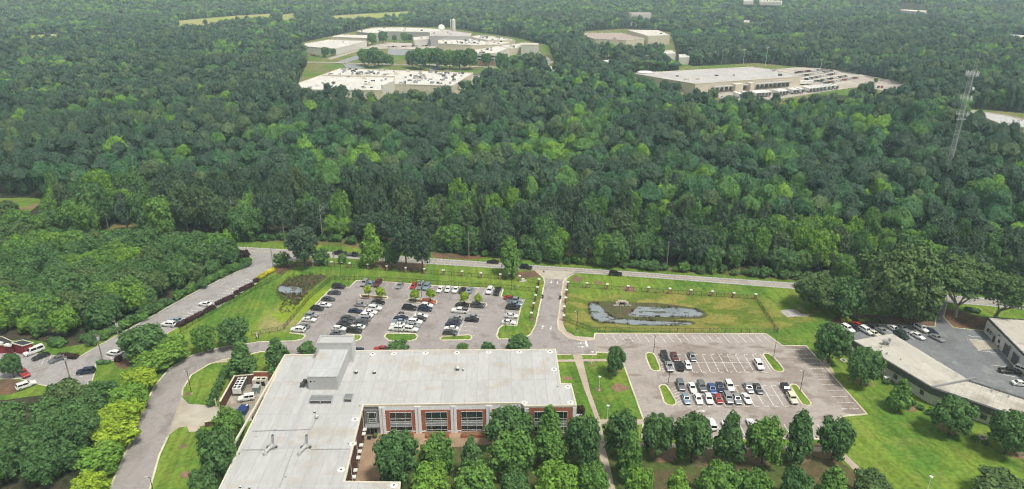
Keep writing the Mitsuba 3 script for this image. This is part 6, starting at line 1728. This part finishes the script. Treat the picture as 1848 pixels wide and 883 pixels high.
ra = (0.985, -0.17)
P0 = pole((197, 418), 386, 'utility_pole', 'wooden pole at the forest edge on the far left of the road', along=ra)
P1 = pole((514, 434), 399, 'utility_pole', 'wooden pole behind the road, above the grey green verge pine', along=ra, h=11.5)
P2 = pole((846.5, 467), 418, 'utility_pole', 'wooden pole behind the road, above the left car park', along=ra, h=11.5)
P3 = pole((1202.6, 487), 438, 'utility_pole', 'wooden pole behind the road, above the right pond', along=ra, h=11.8)
P4 = pole((1585, 518), 466, 'utility_pole', 'wooden pole behind the huge oak on the right', along=ra, h=11.8)
Pm = np.array([*G(-150, 402), 11.5])
for a, b, l in ((Pm, P0, 'wires along the forest edge at the far left'), (P0, P1, 'wires along the forest edge above the left wood'), (P1, P2, 'wires along the road above the left car park'), (P2, P3, 'wires along the road above the entrance drive'), (P3, P4, 'wires along the road above the right pond')):
    wire(a, b, 'power_line', l, 3, 1.1, 0.9, (0, -2.2))
sa = (0.36, 0.93)
Q1 = pole((219, 628), 587, 'utility_pole', 'wooden pole on the side street above the bright trees', along=sa, h=9.5, trafo=True)
Q2 = pole((186.6, 655), 609, 'utility_pole', 'wooden pole with a pale transformer at the mouth of the corner lot', along=sa, h=9.8, trafo=True)
Q3 = pole((131, 699), 642, 'utility_pole', 'wooden pole in the middle of the corner lot, with a dark box half way up', along=sa, h=10.5, trafo=True)
Qm = np.array([*G(-120, 775), 10.5])
for a, b, l in ((Q1, Q2, 'short wires between the two poles of the side street'), (Q2, Q3, 'wires over the corner lot between its two poles'), (Q3, Qm, 'wires running from the corner lot over the bottom left wood')):
    wire(a, b, 'power_line', l, 2, 0.8, 0.4, (0, -1.6), 0.03)
Qk = pole((494, 487), 440, 'utility_pole', 'slim pale pole at the corner of road and side street', arm=0.5, along=sa, h=9.5)
Qd = pole((604, 478), 447, 'short_pole', 'short dark pole behind the boundary fence, left of the bright tall tree', arm=0.2, along=ra, h=6.0)
for j, (px, py, pt) in enumerate(((1054, 117, 97), (1166, 118, 99), (1341, 116, 88), (1381, 120, 84), (1480, 128, 107), (1302, 117, 92), (1288, 116, 92))):
    x, y = G(px, py)
    k = tag(key_of('distant_pole'), 'thin distant power pole standing above the woods behind the grey warehouse', 'utility pole', 'distant power poles')
    h = np.clip(z_at(x, y, pt), 12, 26)
    scene[k] = mikit.ply(cat(cyl((x, y, 0), (x, y, h), 0.32, 0.22, 6), cyl((x - 1.6, y, h - 0.8), (x + 1.6, y, h - 0.8), 0.15, n=5)), 'metal_pale')
# lattice mast
MX, MY = G(1716, 290, 14)
k = tag('lattice_mast', 'tall grey lattice mast with three rings of white antennas above the forest on the right', 'mast')
H_, w_ = 60.0, 1.35
cor = [np.array([MX + w_ * math.cos(a), MY + w_ * math.sin(a)]) for a in (0.4, 0.4 + 2.094, 0.4 + 4.189)]
for c in cor:
    put('leg', cyl((*c, 0), (*c, H_), 0.11, n=6), 'metal_pale', k)
br = []
for j in range(24):
    z0, z1 = H_ * j / 24, H_ * (j + 1) / 24
    for q in range(3):
        a, b = cor[q], cor[(q + 1) % 3]
        br += [cyl((*a, z0), (*b, z1), 0.03, n=4), cyl((*b, z0), (*a, z1), 0.03, n=4), cyl((*a, z1), (*b, z1), 0.03, n=4)]
kb = put('bracing', cat(br), 'metal_pale', k)
tag(kb, kind='stuff')
for zc, n, r, hh in ((58.5, 12, 2.6, 2.3), (46.5, 9, 2.4, 2.0), (38.5, 9, 2.6, 1.8)):
    rg = put('antenna_platform', cat([cyl((MX + r * math.cos(a), MY + r * math.sin(a), zc), (MX + r * math.cos(a + 0.785), MY + r * math.sin(a + 0.785), zc), 0.08, n=5) for a in np.arange(8) * 0.785] + [cyl((*c, zc), (MX + r * math.cos(a), MY + r * math.sin(a), zc), 0.08, n=5) for c, a in zip(cor, (0.4, 2.5, 4.6))]), 'metal_pale', k)
    for j in range(n):
        a = 2 * math.pi * j / n + 0.15
        m = box(-0.12, 0.12, -0.19, 0.19, -hh / 2, hh / 2).apply_transform(trimesh.transformations.rotation_matrix(a, [0, 0, 1])).apply_translation((MX + (r + 0.2) * math.cos(a), MY + (r + 0.2) * math.sin(a), zc + 0.3))
        key = key_of(rg + '__antenna')
        scene[key] = mikit.ply(m, 'white_part')
for dx, top in ((0.0, 69.5), (1.3, 70.5)):
    put('whip', cyl((MX + dx, MY, 58), (MX + dx, MY, top), 0.10, 0.05, 6), 'metal_pale', k)
put('dish', cyl((MX + 1.3, MY - 0.9, 51.5), (MX + 1.6, MY - 1.4, 51.5), 0.8, n=12), 'white_part', k)
put('platform_box', box(MX - 2.4, MX + 2.4, MY - 0.4, MY + 0.4, 35.6, 36.0), 'metal_pale', k)
put('cable_ladder', box(MX - 0.2, MX + 0.2, MY - 1.0, MY - 0.9, 0, 58), 'metal_grey', k)

# ------------------------------------------------------------------ boundary fences
def fence(pts, label, h=1.6, step=2.6):
    k = tag(key_of('metal_fence'), label, 'fence')
    line = LineString(pts)
    L = line.length
    n = max(1, int(round(L / step)))
    at = lambda s: np.array(line.interpolate(min(max(s, 0), L)).coords[0])  # noqa: E731
    for j in range(n + 1):
        p = at(L * j / n)
        z = float(ground_z([p[0]], [p[1]])[0])
        put('post', box(p[0] - 0.045, p[0] + 0.045, p[1] - 0.045, p[1] + 0.045, z - 0.1, z + h + 0.05), 'metal_black', k)
    rails, pick = [], []
    c = [np.array(q) for q in pts]
    for a, b in zip(c, c[1:]):
        d = b - a
        l = np.linalg.norm(d)
        m = max(1, int(l / 2.6))
        for q in range(m):
            p0, p1 = a + d * q / m, a + d * (q + 1) / m
            z0, z1 = ground_z([p0[0], p1[0]], [p0[1], p1[1]])
            for zz in (0.15, h - 0.12, h):
                rails.append(cyl((*p0, z0 + zz), (*p1, z1 + zz), 0.03, n=4))
            r = int(2.6 / 0.17)
            for s in range(r):
                p = p0 + (p1 - p0) * (s + 0.5) / r
                z = z0 + (z1 - z0) * (s + 0.5) / r
                pick.append(cyl((*p, z + 0.05), (*p, z + h + 0.02), 0.014, n=3))
    put('rail', cat(rails), 'metal_black', k)
    tag(put('picket', cat(pick), 'metal_black', k), kind='stuff')
    return k


def pillar(cap, label):
    px, py = cap
    x, y = G(px, py, 2.1)
    z = 0.0
    k = tag(key_of('brick_pillar'), label, 'pillar')
    put('shaft', box(x - 0.33, x + 0.33, y - 0.33, y + 0.33, z - 0.2, z + 1.95), 'brick_tan', k)
    put('cap', cat(box(x - 0.46, x + 0.46, y - 0.46, y + 0.46, z + 1.95, z + 2.15), box(x - 0.30, x + 0.30, y - 0.30, y + 0.30, z + 2.15, z + 2.25)), 'white_part', k)
    return x, y


LP = [(531.6, 471), (564.4, 471.9), (597.8, 472.5), (630.6, 475), (664, 477), (698, 480), (732, 483), (765.5, 485), (799.8, 487.5), (834, 489.7), (868, 492.4), (902.7, 495), (938, 497.8), (972.8, 503.8)]
lp = [pillar(p, f'white capped brick pillar along the road, {ORD[len(LP) - 1 - j]} to the left of the entrance drive') for j, p in enumerate(LP)]
fence(lp, 'black metal fence between the brick pillars along the road, left of the entrance')
EP = [(970, 518), (966.6, 532.3), (963.3, 547), (959.2, 564.4)]
ep = [pillar(p, f'white capped brick pillar beside the entrance drive on its left, {ORD[j + 1]} from the road') for j, p in enumerate(EP)]
fence([lp[-1]] + ep, 'black metal fence down the left side of the entrance drive')
RP = [(1059.4, 510.6), (1096, 513), (1133.8, 515.9), (1170.9, 518.4), (1209, 520.9), (1247.5, 523), (1286, 525.6), (1325, 528.5), (1364, 530.6)]
r0 = pillar((1025, 508.8), 'white capped brick pillar beside the entrance drive on its right, first from the road')
rp = [r0] + [pillar(p, f'white capped brick pillar along the road above the right pond, {ORD[j]} from the entrance') for j, p in enumerate(RP)]
fence(rp, 'black metal fence between the brick pillars above the right pond')
XP = [(1022.5, 523), (1021, 537), (1018.8, 553), (1017.5, 569)]
xp = [pillar(p, f'white capped brick pillar beside the entrance drive on its right, {ORD[j + 1]} from the road') for j, p in enumerate(XP)]
fence([r0] + xp, 'black metal fence down the right side of the entrance drive')
fence([xp[-1], tuple(G(1069, 598.8)), tuple(G(1300, 601)), tuple(G(1381, 601.5)), tuple(G(1404, 602)), rp[-1]], 'black metal fence round the near and right side of the pond meadow')
fence(GP([(967, 527), (913, 521.5), (850, 518), (745, 510.5), (674, 507), (599, 504.5), (557.5, 541), (511, 596.5), (480, 602), (455, 606)]), 'black metal fence between the left car park and the drainage basin')
fence(GP([(529, 483), (500, 503), (460, 523), (420, 546), (370, 574), (326, 600)]), 'dark metal fence behind the hedges of the side street')

# ------------------------------------------------------------------ small things
x, y = G(1090, 769.5, 0.5)
k = tag('litter_bin', 'black round litter bin on the footpath beside the row of trees', 'bin')
put('body', cyl((x, y, 0.05), (x, y, 1.0), 0.33, 0.36, 14), 'metal_black', k)
put('lid', cyl((x, y, 1.0), (x, y, 1.14), 0.40, 0.25, 14), 'metal_dark', k)
x, y = G(1123, 547, -0.3)
k = tag('drain_outlet', 'small concrete drain outlet with a dark mouth at the edge of the right pond', 'drain')
put('headwall', cat(box(x - 1.4, x + 1.4, y, y + 1.6, -1.4, 0.15), box(x - 2.2, x - 1.4, y - 0.6, y + 1.2, -1.4, -0.15), box(x + 1.4, x + 2.2, y - 0.6, y + 1.2, -1.4, -0.15)), 'concrete', k)
put('mouth', box(x - 0.9, x + 0.9, y - 0.06, y, -0.75, -0.1), 'metal_black', k)
rng = np.random.default_rng(3)
rocks = []
for j in range(16):
    a = rng.uniform(-3.0, 3.0)
    m = trimesh.creation.icosphere(subdivisions=1)
    m.vertices *= rng.uniform(0.7, 1.2, (len(m.vertices), 1)) * rng.uniform(0.18, 0.4)
    rk = tag(key_of('boulder'), 'pale boulder at the drain outlet of the right pond', 'rock', 'boulders at the drain outlet')
    scene[rk] = mikit.ply(m.apply_translation((x + a, y - rng.uniform(0.6, 1.4), -0.85)), 'gravel')
for j, ((px, py), l) in enumerate((((1522, 650.5), 'concrete manhole ring in the grass between the two dark lawn trees'), ((1773.6, 789.7), 'white concrete manhole ring on the lawn near the right edge'))):
    x, y = G(px, py, 0.2)
    k = tag(key_of('manhole_ring'), l, 'manhole')
    put('ring', trimesh.creation.annulus(0.55, 0.95, 0.35).apply_translation((x, y, 0.15)), 'concrete', k)
    put('cover', cyl((x, y, 0), (x, y, 0.15), 0.55, n=16), 'metal_dark', k)
x, y = G(464.8, 613)
k = tag('narrow_sign', 'narrow white sign between dark posts at the edge of the loop drive', 'sign')
put('post', cat(cyl((x - 0.32, y, 0), (x - 0.25, y, 2.1), 0.09, n=6), cyl((x + 0.32, y + .3, 0), (x + 0.28, y + .3, 2.1), 0.11, n=6)), 'metal_black', k)
put('board', box(x - 0.24, x + 0.24, y + 0.05, y + 0.12, 0.9, 2.4), 'white_part', k)
for j, ((px, py), l) in enumerate((((979, 538.5), 'dark gate post on the left kerb of the entrance drive'), ((1011, 540), 'dark gate post on the right kerb of the entrance drive'))):
    x, y = G(px, py)
    k = tag(key_of('gate_arm_post'), l, 'post')
    put('cabinet', box(x - 0.35, x + 0.35, y - 0.3, y + 0.3, 0, 1.1), 'metal_dark', k)
    put('top', box(x - 0.4, x + 0.4, y - 0.35, y + 0.35, 1.1, 1.25), 'metal_black', k)
for (px, py), l in (((944, 507.5), 'white utility pad and box on the lawn left of the entrance'), ((935, 518), 'small white marker on the lawn left of the entrance')):
    x, y = G(px, py)
    k = tag(key_of('utility_box'), l, 'utility box')
    s = 1.3 if 'pad' in l else 0.4
    put('slab', box(x - s, x + s, y - s * 0.7, y + s * 0.7, 0, 0.15), 'concrete', k)
    put('cabinet', box(x - s * 0.4, x + s * 0.4, y - s * 0.3, y + s * 0.3, 0.15, 0.15 + s * 0.7), 'white_part', k)
x, y = G(981, 500)
k = tag('stop_sign', 'small red and white stop sign at the mouth of the entrance drive', 'sign')
put('post', cyl((x, y, 0), (x, y, 2.0), 0.05, n=6), 'metal_pale', k)
oc = trimesh.creation.cylinder(0.42, 0.04, sections=8).apply_transform(trimesh.transformations.rotation_matrix(math.pi / 8, [0, 0, 1])).apply_transform(trimesh.transformations.rotation_matrix(math.pi / 2, [1, 0, 0])).apply_translation((x, y - 0.08, 2.3))
put('plate', oc, 'paint_red', k)
tm = meshkit.text_mesh('STOP', 0.24, 0.012).apply_transform(trimesh.transformations.rotation_matrix(math.pi / 2, [1, 0, 0]))
tm.apply_translation((x - tm.bounds[:, 0].mean(), y - 0.105, 2.18))
put('lettering', tm, 'white_part', k)
# ------------------------------------------------------------------ the hazy air
scene['haze'] = {'type': 'cube', 'to_world': T().translate([0, 2500, 54.7]).scale([4350, 2850, 57.3]), 'bsdf': {'type': 'null'}, 'interior': {'type': 'ref', 'id': 'haze_air'}}
tag('haze', kind='stuff')
